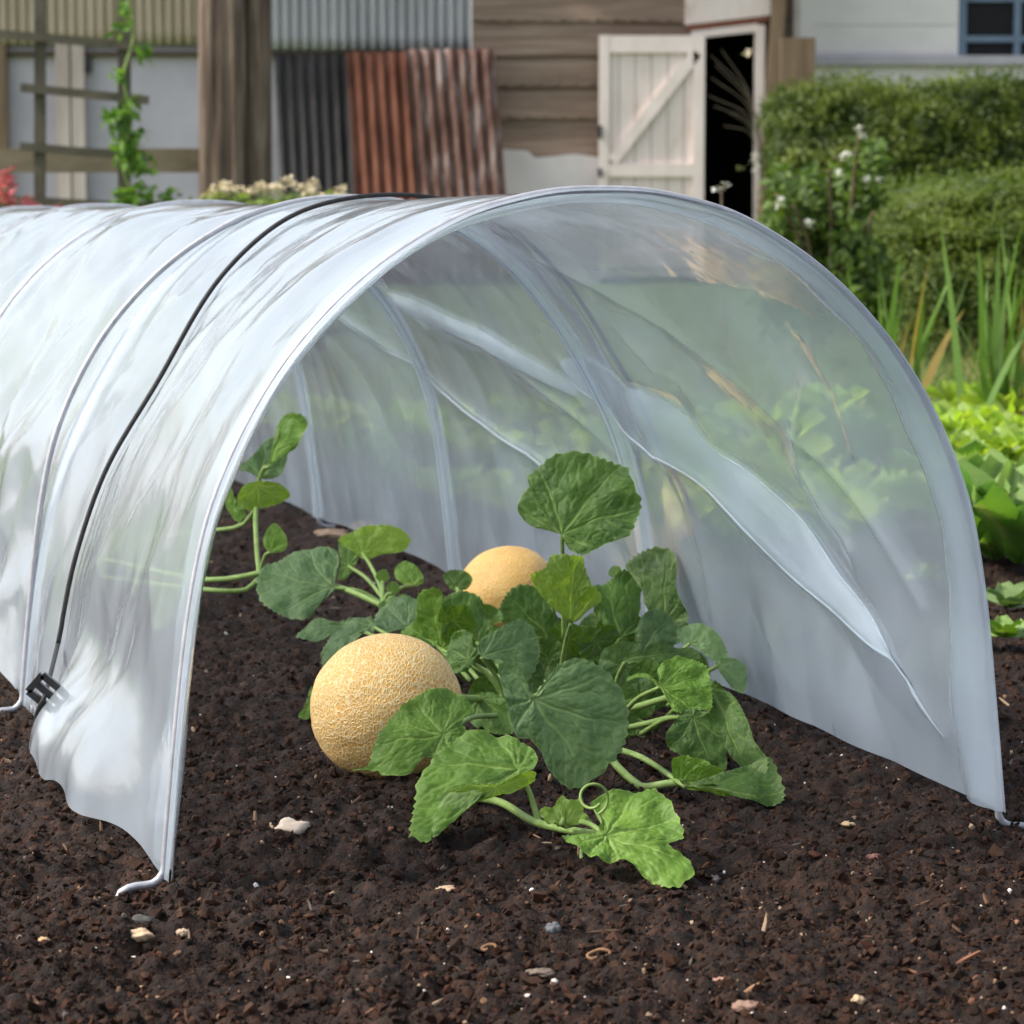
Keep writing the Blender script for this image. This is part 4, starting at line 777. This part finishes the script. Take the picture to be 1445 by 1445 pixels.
def leaf(par, b, t, w, D, mt, roll=0, Dt=None, pet=None, dn=(0, 0, 0), **kw):
    """b, t: where the stalk joins and where the tip is in the view; w: width in view px; D, Dt: distances; roll turns about the midrib"""
    A = P(*b, D); T = P(*t, Dt or D); v = CAM - A; v /= np.linalg.norm(v); y = (T - A) / np.linalg.norm(T - A); n_ = v - y * (v @ y); n_ /= np.linalg.norm(n_)
    x = np.cross(y, n_); n_ = n_ * math.cos(R(roll)) + x * math.sin(R(roll)); wd = w / F_PX * D / max(.35, abs(math.cos(R(roll))))
    kw.setdefault('seed', int(b[0] * 3 + b[1])); o_ = leaf_mesh(A, T, n_, wd, M[mt], par, **kw)
    if pet is None: pet = CROWN + np.array([0, 0, .0]) + rng.normal(0, .015, 3) * [1, 1, .2]
    if pet is not False: petiole(o_, A, pet, par=par)
    return o_
L_ = lambda *a, **k: leaf(plant, *a, **k)
def ptc(c): return (282 + c[0] / 1.7665, 564 + c[1] / 1.7665)
def pleaf(par, att, outl, D, mt, pitch=20, yaw=0, pet=None, tip=None, seed=None, rel=1.0, dome=.10, wave=.05, name='leaf', nr=38, nt_=250, stalk=True):
    """a leaf of its own outline lying in a tilted plane at distance D; pitch turns its face up, yaw turns it sideways"""
    att = ptc(att); A = P(*att, D); O = [ptc(c) for c in outl]; seed = seed or int(att[0] * 3 + att[1])
    v = CAM - A; v /= np.linalg.norm(v); rt = np.cross([0, 0, 1.], v) * -1; rt /= np.linalg.norm(rt); up = np.cross(v, rt) * -1
    up = up if up[2] > 0 else -up
    n_ = v * math.cos(R(pitch)) * math.cos(R(yaw)) + up * math.sin(R(pitch)) + rt * math.cos(R(pitch)) * math.sin(R(yaw)); n_ /= np.linalg.norm(n_)
    W = []
    for o_ in O:
        d_ = ray(*o_); W.append(CAM + d_ * (((A - CAM) @ n_) / (d_ @ n_)))
    W = np.array(W) - A; ex = np.cross(up, n_); ex /= np.linalg.norm(ex); ey = np.cross(n_, ex); q = np.stack([W @ ex, W @ ey], -1)
    q = np.concatenate([q, q[:1]]); nk = nt_ // (len(q) - 1) + 1
    cl = np.concatenate([q[-3:-1], q, q[1:3]]); cc_ = catmull(cl, nk * (len(cl) - 1)); d0 = np.r_[0, np.cumsum(np.linalg.norm(np.diff(cl, axis=0), axis=1))]; dd = np.linspace(0, d0[-1], len(cc_))
    cc_ = cc_[(dd >= d0[2]) & (dd <= d0[-3])]; m = len(cc_); S_ = np.sqrt(np.mean(np.sum(cc_ ** 2, 1)))
    k_ = np.arange(m); tooth = np.abs((k_ / m * 34 + .6 * np.sin(k_ * .11 + seed)) % 1 - .5) * 2; cc_ = cc_ * (1 - (.034 * tooth))[:, None]
    tv = (np.array(q[:-1]).mean(0) if tip is None else None)
    if tip is not None:
        t3 = ptc(tip); d_ = ray(*t3); w_ = CAM + d_ * (((A - CAM) @ n_) / (d_ @ n_)) - A; tv = np.array([w_ @ ex, w_ @ ey])
    a0 = math.atan2(tv[0], tv[1]); rs = (np.linspace(0, 1, nr) ** .85)[:, None]; X_ = rs * cc_[None, :, 0]; Y_ = rs * cc_[None, :, 1]
    ca, sa = math.cos(a0), math.sin(a0); lx = (X_ * ca - Y_ * sa) / S_; ly = (X_ * sa + Y_ * ca) / S_; r = np.hypot(lx, ly); Q = np.repeat(rs, m, 1); T = np.arctan2(lx, ly)
    vv, h = relief(T, Q, r, lx * .8, ly * .8, seed); ed = Q ** 3
    h = h * rel + dome * (.3 - r * r * .5) * -1 * -1 + wave * ed * pn(T * 2.1 + 20, r * 2, (seed + 9) & 255) * 2
    V = A + X_[..., None] * ex + Y_[..., None] * ey + (h * S_)[..., None] * n_
    o_ = mesh_np(name, V.reshape(-1, 3), grid_faces(nr, m, True), M[mt], par, attrs={'vein': ('FLOAT', vv.ravel())})
    if stalk:
        if pet is None:
            tgt = CROWN if par is plant else node1; pet = A + (tgt - A) * .4 + rng.normal(0, .008, 3); pet[2] = max(.012, min(pet[2], A[2]) - .03)
        petiole(o_, A, pet, par=par)
    return o_
node1 = P(368, 803, 3.25); node2 = P(360, 716, 3.4)
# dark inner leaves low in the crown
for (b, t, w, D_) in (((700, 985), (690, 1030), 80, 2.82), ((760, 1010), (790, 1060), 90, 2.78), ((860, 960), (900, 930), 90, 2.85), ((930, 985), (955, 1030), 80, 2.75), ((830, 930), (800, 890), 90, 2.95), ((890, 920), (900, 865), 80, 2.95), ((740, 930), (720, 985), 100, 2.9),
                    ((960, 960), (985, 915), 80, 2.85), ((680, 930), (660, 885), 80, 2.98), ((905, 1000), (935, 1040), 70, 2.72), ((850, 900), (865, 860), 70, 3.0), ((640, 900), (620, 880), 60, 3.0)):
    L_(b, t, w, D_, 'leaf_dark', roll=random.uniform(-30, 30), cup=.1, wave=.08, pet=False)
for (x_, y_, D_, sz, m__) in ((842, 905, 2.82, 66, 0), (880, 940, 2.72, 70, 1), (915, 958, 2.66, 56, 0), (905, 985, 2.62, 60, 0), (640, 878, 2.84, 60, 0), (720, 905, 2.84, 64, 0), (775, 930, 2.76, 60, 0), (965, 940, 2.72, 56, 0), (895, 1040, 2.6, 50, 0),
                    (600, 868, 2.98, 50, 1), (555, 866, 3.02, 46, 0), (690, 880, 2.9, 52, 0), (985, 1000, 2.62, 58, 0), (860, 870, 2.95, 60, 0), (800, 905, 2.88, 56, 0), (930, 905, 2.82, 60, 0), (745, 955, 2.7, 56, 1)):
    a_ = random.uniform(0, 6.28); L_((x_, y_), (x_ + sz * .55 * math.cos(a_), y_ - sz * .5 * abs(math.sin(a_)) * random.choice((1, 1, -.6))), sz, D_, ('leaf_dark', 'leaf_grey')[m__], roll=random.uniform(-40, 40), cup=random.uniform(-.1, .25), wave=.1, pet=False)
p1 = lambda *a, **k: pleaf(plant, *a, **k)
p1((870, 600), [(740, 545), (765, 480), (800, 458), (850, 470), (880, 520), (905, 570), (890, 600), (850, 612), (800, 570)], 2.93, 'leaf_dark', 10, -15, tip=(800, 460))
p1((1165, 560), [(1055, 410), (1090, 378), (1135, 362), (1175, 375), (1190, 410), (1192, 470), (1222, 565), (1165, 575), (1110, 510), (1098, 450)], 2.84, 'leaf_dark', 5, 20, tip=(1130, 365), dome=.2)
p1((1045, 595), [(975, 465), (1020, 450), (1060, 420), (1098, 445), (1102, 480), (1095, 530), (1065, 605), (1020, 605), (1000, 545)], 2.86, 'leaf_dark', 15, -25, tip=(1040, 440), wave=.12)
p1((690, 605), [(600, 510), (630, 478), (680, 480), (715, 520), (722, 560), (705, 610), (655, 570), (622, 548)], 2.86, 'leaf_dark', 20, -10, tip=(640, 480), wave=.12)
p1((602, 622), [(500, 582), (540, 545), (550, 480), (600, 468), (612, 540), (628, 575), (615, 628), (560, 600)], 2.9, 'leaf_fresh', -10, 30, tip=(560, 480), dome=-.1)
p1((520, 568), [(430, 562), (450, 515), (500, 488), (540, 495), (547, 530), (524, 572), (470, 580)], 2.95, 'leaf_grey', 35, 10, tip=(450, 520), dome=.2)
p1((672, 650), [(608, 650), (622, 590), (660, 572), (685, 600), (692, 650), (650, 684), (620, 672)], 2.74, 'leaf_dark', 10, 35, tip=(625, 600), wave=.12, dome=.3)
p1((702, 642), [(690, 622), (740, 575), (815, 540), (850, 595), (847, 650), (815, 700), (780, 682), (745, 652), (712, 655)], 2.66, 'leaf_grey', 30, -10, tip=(848, 620), dome=.25)
p1((700, 745), [(675, 740), (745, 735), (785, 800), (778, 832), (700, 825), (668, 792)], 2.64, 'leaf_dark', 25, 10, tip=(770, 825))
p1((1100, 632), [(1085, 580), (1110, 530), (1150, 520), (1190, 550), (1203, 600), (1150, 622), (1095, 642)], 2.76, 'leaf_grey', 15, -15, tip=(1150, 525))
p1((1222, 608), [(1190, 572), (1240, 557), (1290, 580), (1318, 642), (1290, 657), (1250, 622), (1200, 605)], 2.74, 'leaf_grey', 30, 15, tip=(1300, 600))
p1((1295, 662), [(1288, 655), (1330, 645), (1362, 667), (1356, 732), (1320, 712)], 2.70, 'leaf_grey', 30, 20, tip=(1355, 700))
p1((1058, 656), [(1050, 658), (1100, 630), (1160, 607), (1237, 600), (1217, 632), (1160, 658), (1090, 668)], 2.68, 'leaf_dark', 45, 0, tip=(1230, 602), dome=.3)
p1((1110, 706), [(1065, 692), (1110, 683), (1142, 710), (1112, 733), (1080, 715)], 2.64, 'leaf_fresh', 35, 0, tip=(1068, 692))
p1((1275, 722), [(1268, 700), (1330, 740), (1362, 790), (1382, 850), (1384, 882), (1432, 912), (1392, 938), (1320, 885), (1285, 800)], 2.50, 'leaf_dark', 30, 20, tip=(1400, 915), dome=.15)
p1((1228, 792), [(1158, 845), (1185, 800), (1215, 770), (1282, 790), (1307, 850), (1312, 922), (1250, 902), (1185, 882)], 2.44, 'leaf_dark', 20, -10, tip=(1250, 895), wave=.10)
p1((1147, 717), [(1140, 675), (1165, 650), (1195, 638), (1262, 655), (1272, 690), (1277, 770), (1240, 777), (1190, 787), (1163, 747)], 2.48, 'leaf_fresh', 25, -5, tip=(1270, 700), rel=1.6, wave=.09)
p1((1196, 952), [(1180, 890), (1250, 893), (1310, 928), (1347, 950), (1340, 988), (1250, 974), (1192, 960)], 2.35, 'leaf_fresh', -20, 10, tip=(1335, 960), rel=1.4, pet=P(850, 1052, 2.5))
p1((1210, 965), [(1196, 958), (1250, 966), (1340, 962), (1410, 940), (1424, 893), (1446, 930), (1460, 985), (1405, 995), (1300, 988)], 2.33, 'leaf_dark', 45, 0, tip=(1440, 970), wave=.1, pet=P(850, 1052, 2.5))
p1((903, 337), [(880, 312), (838, 320), (798, 290), (793, 255), (820, 215), (815, 190), (850, 158), (900, 132), (960, 128), (1020, 148), (1067, 165), (1082, 205), (1102, 250), (1092, 300), (1072, 342), (1010, 362), (960, 390), (925, 377), (908, 352)], 2.66, 'leaf_dark', 15, 10, tip=(1010, 150), pet=P(796, 900, 2.72), rel=1.2)
p1((925, 558), [(908, 535), (860, 500), (822, 435), (858, 415), (880, 385), (955, 390), (962, 420), (977, 455), (1002, 490), (962, 530), (937, 550)], 2.60, 'leaf_lime', -15, -5, tip=(910, 385), pet=P(792, 945, 2.66), rel=2.0, wave=.12)
p1((832, 745), [(850, 738), (870, 690), (910, 652), (950, 643), (1010, 670), (1055, 725), (1072, 790), (1058, 870), (1012, 925), (962, 966), (920, 972), (870, 925), (850, 880), (822, 850), (790, 842), (768, 770), (743, 660), (775, 655), (810, 690), (826, 735)], 2.37, 'leaf_grey', 5, 5, tip=(930, 965), dome=.12, wave=.03, pet=P(800, 960, 2.6), rel=.9)
p1((606, 836), [(375, 927), (415, 908), (430, 860), (480, 785), (560, 730), (620, 720), (670, 745), (684, 775), (655, 802), (667, 835), (610, 882), (540, 902), (520, 937), (470, 942), (430, 922)], 2.31, 'leaf_fresh', 35, -5, tip=(400, 915), rel=1.2, pet=P(700, 1010, 2.55))
fl_ = p1((792, 925), [(518, 1087), (530, 1010), (540, 945), (590, 880), (650, 840), (720, 830), (790, 850), (840, 893), (836, 926), (800, 940), (760, 962), (680, 967), (640, 972), (602, 990), (578, 1045), (572, 1092), (545, 1097)], 2.205, 'leaf_fresh', 40, 0, tip=(530, 1060), rel=1.3, dome=.12, pet=P(760, 1160, 2.20), wave=.04)
f2_ = p1((740, 966), [(578, 1088), (574, 1050), (600, 984), (660, 960), (740, 956), (800, 928), (836, 924), (834, 953), (795, 972), (700, 1000), (640, 1018), (592, 1065)], 2.185, 'leaf_lime', -20, 0, tip=(590, 1060), rel=1.0, dome=.05, name='folded_underside', stalk=False)
p1((1015, 1087), [(903, 1095), (930, 1083), (985, 1082), (1003, 1062), (973, 1012), (1020, 985), (1130, 963), (1162, 985), (1202, 1060), (1208, 1095), (1172, 1107), (1215, 1130), (1234, 1175), (1182, 1220), (1110, 1192), (1060, 1152), (1010, 1160), (960, 1132)], 2.05, 'leaf_fresh', 40, 5, tip=(1225, 1185), rel=1.5, pet=P(798, 1165, 2.15), wave=.06)
p1((905, 1062), [(848, 1020), (880, 1012), (905, 983), (920, 1000), (952, 990), (960, 1030), (985, 1058), (940, 1055), (900, 1064), (868, 1045)], 2.11, 'leaf_lime', 20, 0, tip=(950, 1000), rel=2, wave=.2, pet=P(806, 1158, 2.14), nt_=90, nr=12)
p1((900, 1060), [(845, 1025), (870, 1032), (885, 1055), (895, 1063), (862, 1050)], 2.105, 'leaf_lime', 30, 0, tip=(848, 1028), rel=2, wave=.2, pet=P(806, 1158, 2.14), nt_=60, nr=10)
p1((432, 566), [(300, 655), (305, 615), (345, 565), (380, 548), (430, 550), (437, 580), (380, 592), (340, 622), (322, 662)], 2.95, 'leaf_grey', 40, 10, tip=(310, 640), dome=.2)
p1((365, 560), [(238, 587), (262, 560), (292, 545), (325, 560), (382, 545), (350, 582), (290, 600)], 3.0, 'leaf_grey', 45, 0, tip=(245, 585))
p1((285, 745), [(245, 790), (262, 760), (278, 715), (292, 720), (288, 750), (270, 795)], 2.64, 'leaf_fresh', 20, 0, tip=(250, 785))
p1((640, 470), [(605, 440), (625, 424), (655, 424), (680, 445), (665, 472), (630, 475)], 3.05, 'leaf_dark', 20, 0, tip=(655, 425))
for (c_, D_) in (((480, 470), 3.1), ((455, 440), 3.15), ((1035, 430), 2.9), ((505, 500), 3.05)):
    x_, y_ = c_; p1((x_, y_ + 14), [(x_ - 17, y_ + 4), (x_ - 8, y_ - 14), (x_ + 10, y_ - 16), (x_ + 18, y_ + 4), (x_ + 4, y_ + 16)], D_, 'leaf_fresh', 15, random.uniform(-30, 30), tip=(x_, y_ - 16), nt_=60, nr=10, pet=P(540, 855, 3.1) if x_ < 900 else P(860, 850, 2.9))
p2 = lambda *a, **k: pleaf(plant2, *a, **k)
p2((332, 470), [(138, 450), (155, 410), (200, 390), (225, 370), (280, 366), (337, 378), (347, 420), (325, 455), (338, 478), (300, 507), (265, 547), (200, 537), (150, 502)], 3.1, 'leaf_grey', 40, 5, tip=(145, 450), pet=P(540, 852, 3.1), dome=.15)
p2((405, 382), [(343, 350), (375, 330), (420, 313), (490, 316), (527, 345), (510, 377), (450, 387), (415, 400), (385, 382)], 3.3, 'leaf_lime', 10, 0, tip=(500, 330), pet=P(545, 850, 3.2), rel=1.5)
p2((370, 415), [(345, 360), (372, 350), (395, 390), (372, 440), (345, 450), (352, 410)], 3.32, 'leaf_dark', 10, 20, tip=(355, 360), pet=P(545, 850, 3.2))
p2((533, 463), [(485, 420), (510, 400), (545, 420), (557, 455), (522, 467), (490, 447)], 3.2, 'leaf_fresh', 25, 0, tip=(510, 402), pet=P(545, 850, 3.15))
p2((150, 192), [(93, 170), (130, 140), (175, 92), (217, 110), (218, 150), (197, 192), (150, 196), (125, 182)], 3.35, 'leaf_grey', 20, -10, tip=(180, 100), pet=node2)
p2((172, 168), [(200, 38), (257, 36), (260, 85), (230, 122), (178, 155), (185, 120), (200, 90)], 3.33, 'leaf_fresh', 15, 25, tip=(245, 45), pet=P(366, 676, 3.35), wave=.1)
p2((146, 216), [(93, 255), (108, 215), (150, 202), (200, 210), (227, 240), (192, 262), (150, 272), (120, 277)], 3.34, 'leaf_lime', -10, 0, tip=(190, 258), pet=node2)
p2((176, 380), [(158, 345), (185, 306), (213, 335), (217, 370), (190, 382), (165, 374)], 3.22, 'leaf_fresh', 10, 0, tip=(186, 308), pet=node1, nt_=80, nr=14)
p2((85, 275), [(60, 250), (75, 215), (90, 250), (115, 285), (95, 305), (78, 290)], 3.4, 'leaf_fresh', 20, 0, tip=(76, 218), pet=P(340, 742, 3.4), nt_=70, nr=12)
def stem(par, pts, r=.0032):
    o_ = MB().tube(catmull(pts, 50), r, 10).build('stem', M['stem'], None, True); o_.parent = par; o_.location = -np.array(par.location); return o_
stem(plant2, [G(150, 790, .015), P(290, 818, 3.22), P(340, 815, 3.2), P(368, 806, 3.2), P(430, 822, 3.16), P(470, 826, 3.12), P(540, 855, 3.05), P(640, 910, 2.95)])
stem(plant2, [G(150, 815, .012), P(290, 832, 3.18), P(345, 833, 3.18), P(366, 815, 3.2)], .0028)
stem(plant2, [P(366, 812, 3.24), P(362, 770, 3.28), P(361, 720, 3.34), P(366, 674, 3.36)], .0028)
stem(plant2, [G(200, 760, .02), P(300, 748, 3.4), P(340, 742, 3.38), P(362, 716, 3.36)], .0026)
stem(plant, [CROWN, P(850, 1055, 2.5), P(905, 1110, 2.37), P(940, 1106, 2.355), P(965, 1103, 2.35)], .0034)
stem(plant, [P(560, 1090, 2.45), P(640, 1120, 2.35), P(705, 1132, 2.27), P(755, 1160, 2.20), P(806, 1172, 2.16), P(850, 1178, 2.11)], .0032)
stem(plant, [CROWN, P(880, 1000, 2.6), P(930, 988, 2.55), P(955, 980, 2.5)], .003)
stem(plant, [CROWN, P(860, 1030, 2.6), P(900, 1024, 2.58), P(950, 1012, 2.55)], .003)
stem(plant, [CROWN, P(720, 985, 2.7), P(655, 985, 2.6), P(640, 975, 2.55)], .0036)
stem(plant, [CROWN, P(740, 930, 2.9), P(735, 880, 3.05), P(722, 862, 3.08)], .0036)
stem(plant, [CROWN, P(690, 950, 2.85), P(600, 890, 3.0), P(540, 850, 3.1)], .0032)
stem(plant, [P(826, 1185, 2.12), P(820, 1205, 2.09), P(828, 1240, 2.06)], .0013)
th = np.linspace(-1.2, 5.6, 60); rr = (22 - 1.6 * th) ; tp = [P(836 + r_ * math.cos(a) , 1126 - r_ * math.sin(a), 2.05 - .004 * i / 10) for i, (a, r_) in enumerate(zip(th, rr))]
o = MB().tube(np.array(tp), .0011, 8).build('tendril', M['stem'], None, True); o.parent = plant; o.location = -np.array(plant.location)

# ------------------------------------------------------------------ stones and litter on the soil
def stone(px, py, wpx, asp, col, lab, seed, name='stone'):
    g_ = G(px, py); rs = np.random.default_rng(seed); n_, m_ = 28, 18; th = np.linspace(0, 2 * np.pi, n_, endpoint=False); ph = np.linspace(0, np.pi, m_); TH, PH = np.meshgrid(th, ph); r = wpx / F_PX * g_[1] / 2
    d_ = np.stack([np.sin(PH) * np.cos(TH), np.sin(PH) * np.sin(TH), np.cos(PH)], -1); k_ = 1 + .35 * pn(d_[..., 0] * 1.6 + seed, d_[..., 1] * 1.6 + d_[..., 2], seed) + .15 * pn(d_[..., 0] * 5 + seed, d_[..., 1] * 5 + d_[..., 2] * 4, seed)
    k_[0] = k_[0].mean(); k_[-1] = k_[-1].mean(); V = d_ * k_[..., None] * r * np.array([1, .8, asp]); mt = simple('stone_surface', [(.3, tuple(np.array(col) * .75)), (.7, col)], (90, 90, 90), rough=.8, bump=.5, dist=.002)
    o_ = mesh_np(name, V.reshape(-1, 3), grid_faces(m_, n_, True), mt); o_.location = (g_[0], g_[1], float(soil_h(g_[0], g_[1])) + r * asp * .55); tag(o_, lab, 'stone', 'stones on the soil')
stone(412, 1170, 52, .42, (.62, .50, .40), 'largest pale stone, between the tunnel foot and the front leaf', 5)
stone(193, 1328, 44, .42, (.62, .44, .28), 'flat tan stone below the left hoop foot', 6)
stone(200, 1298, 40, .45, (.07, .07, .065), 'dark grey pebble just behind the flat tan stone', 16)
stone(631, 1255, 28, .4, (.42, .30, .20), 'small tan chip below the front left leaf', 7)
stone(782, 1316, 20, .9, (.13, .14, .15), 'bluish grey pebble standing on the soil below the tendril', 8)
stone(764, 1370, 38, .35, (.17, .13, .10), 'flat brown stone low in the middle', 9)
stone(1053, 1418, 44, .4, (.26, .16, .12), 'flat reddish stone at the bottom right', 10)
stone(1020, 1376, 32, .35, (.36, .20, .15), 'narrow pinkish stone above the flat reddish one', 11)
stone(1212, 1405, 20, .8, (.45, .33, .2), 'tan mushroom shaped pebble at the bottom right', 12)
stone(1236, 1194, 26, .5, (.26, .13, .10), 'reddish stone below the film wall on the right', 13)
stone(1196, 1155, 20, .35, (.5, .36, .2), 'thin ochre chip close to the right film wall', 14)
stone(1008, 1236, 18, .6, (.17, .14, .13), 'grey pebble right of the big bottom leaf', 15)
stone(470, 755, 46, .35, (.26, .18, .13), 'brown clod at the foot of the right wall, back left', 17)
stone(258, 1312, 18, .7, (.48, .36, .25), 'pale chip right of the flat tan stone', 18)
stone(62, 1328, 18, .6, (.5, .33, .18), 'small orange chip left of the flat tan stone', 19)
for (px, py, lab, w0) in ((845, 1352, 'curled brown root fragment on the soil, below the big leaf', 15), (690, 1340, 'small curled root fragment low in the middle', 9)):
    g_ = G(px, py, .006); r_ = w0 / F_PX * g_[1]; pts = [g_ + [r_ * math.cos(a) * (1 + .2 * math.sin(3 * a)), r_ * .6 * math.sin(a), r_ * .35 * (1 + math.sin(a * 1.3))] for a in np.linspace(0, 4.6, 16)]
    o = MB().tube(catmull(pts, 30), .0011, 6).build('root_fragment', M['bark_bit'] if 'bark_bit' in M else M.setdefault('bark_bit', simple('root_bark', [(.3, (.12, .06, .03)), (.7, (.27, .15, .08))], (90, 90, 90), rough=.8)), None, True)
    tag(o, lab, 'root fragment', 'root fragments on the soil')
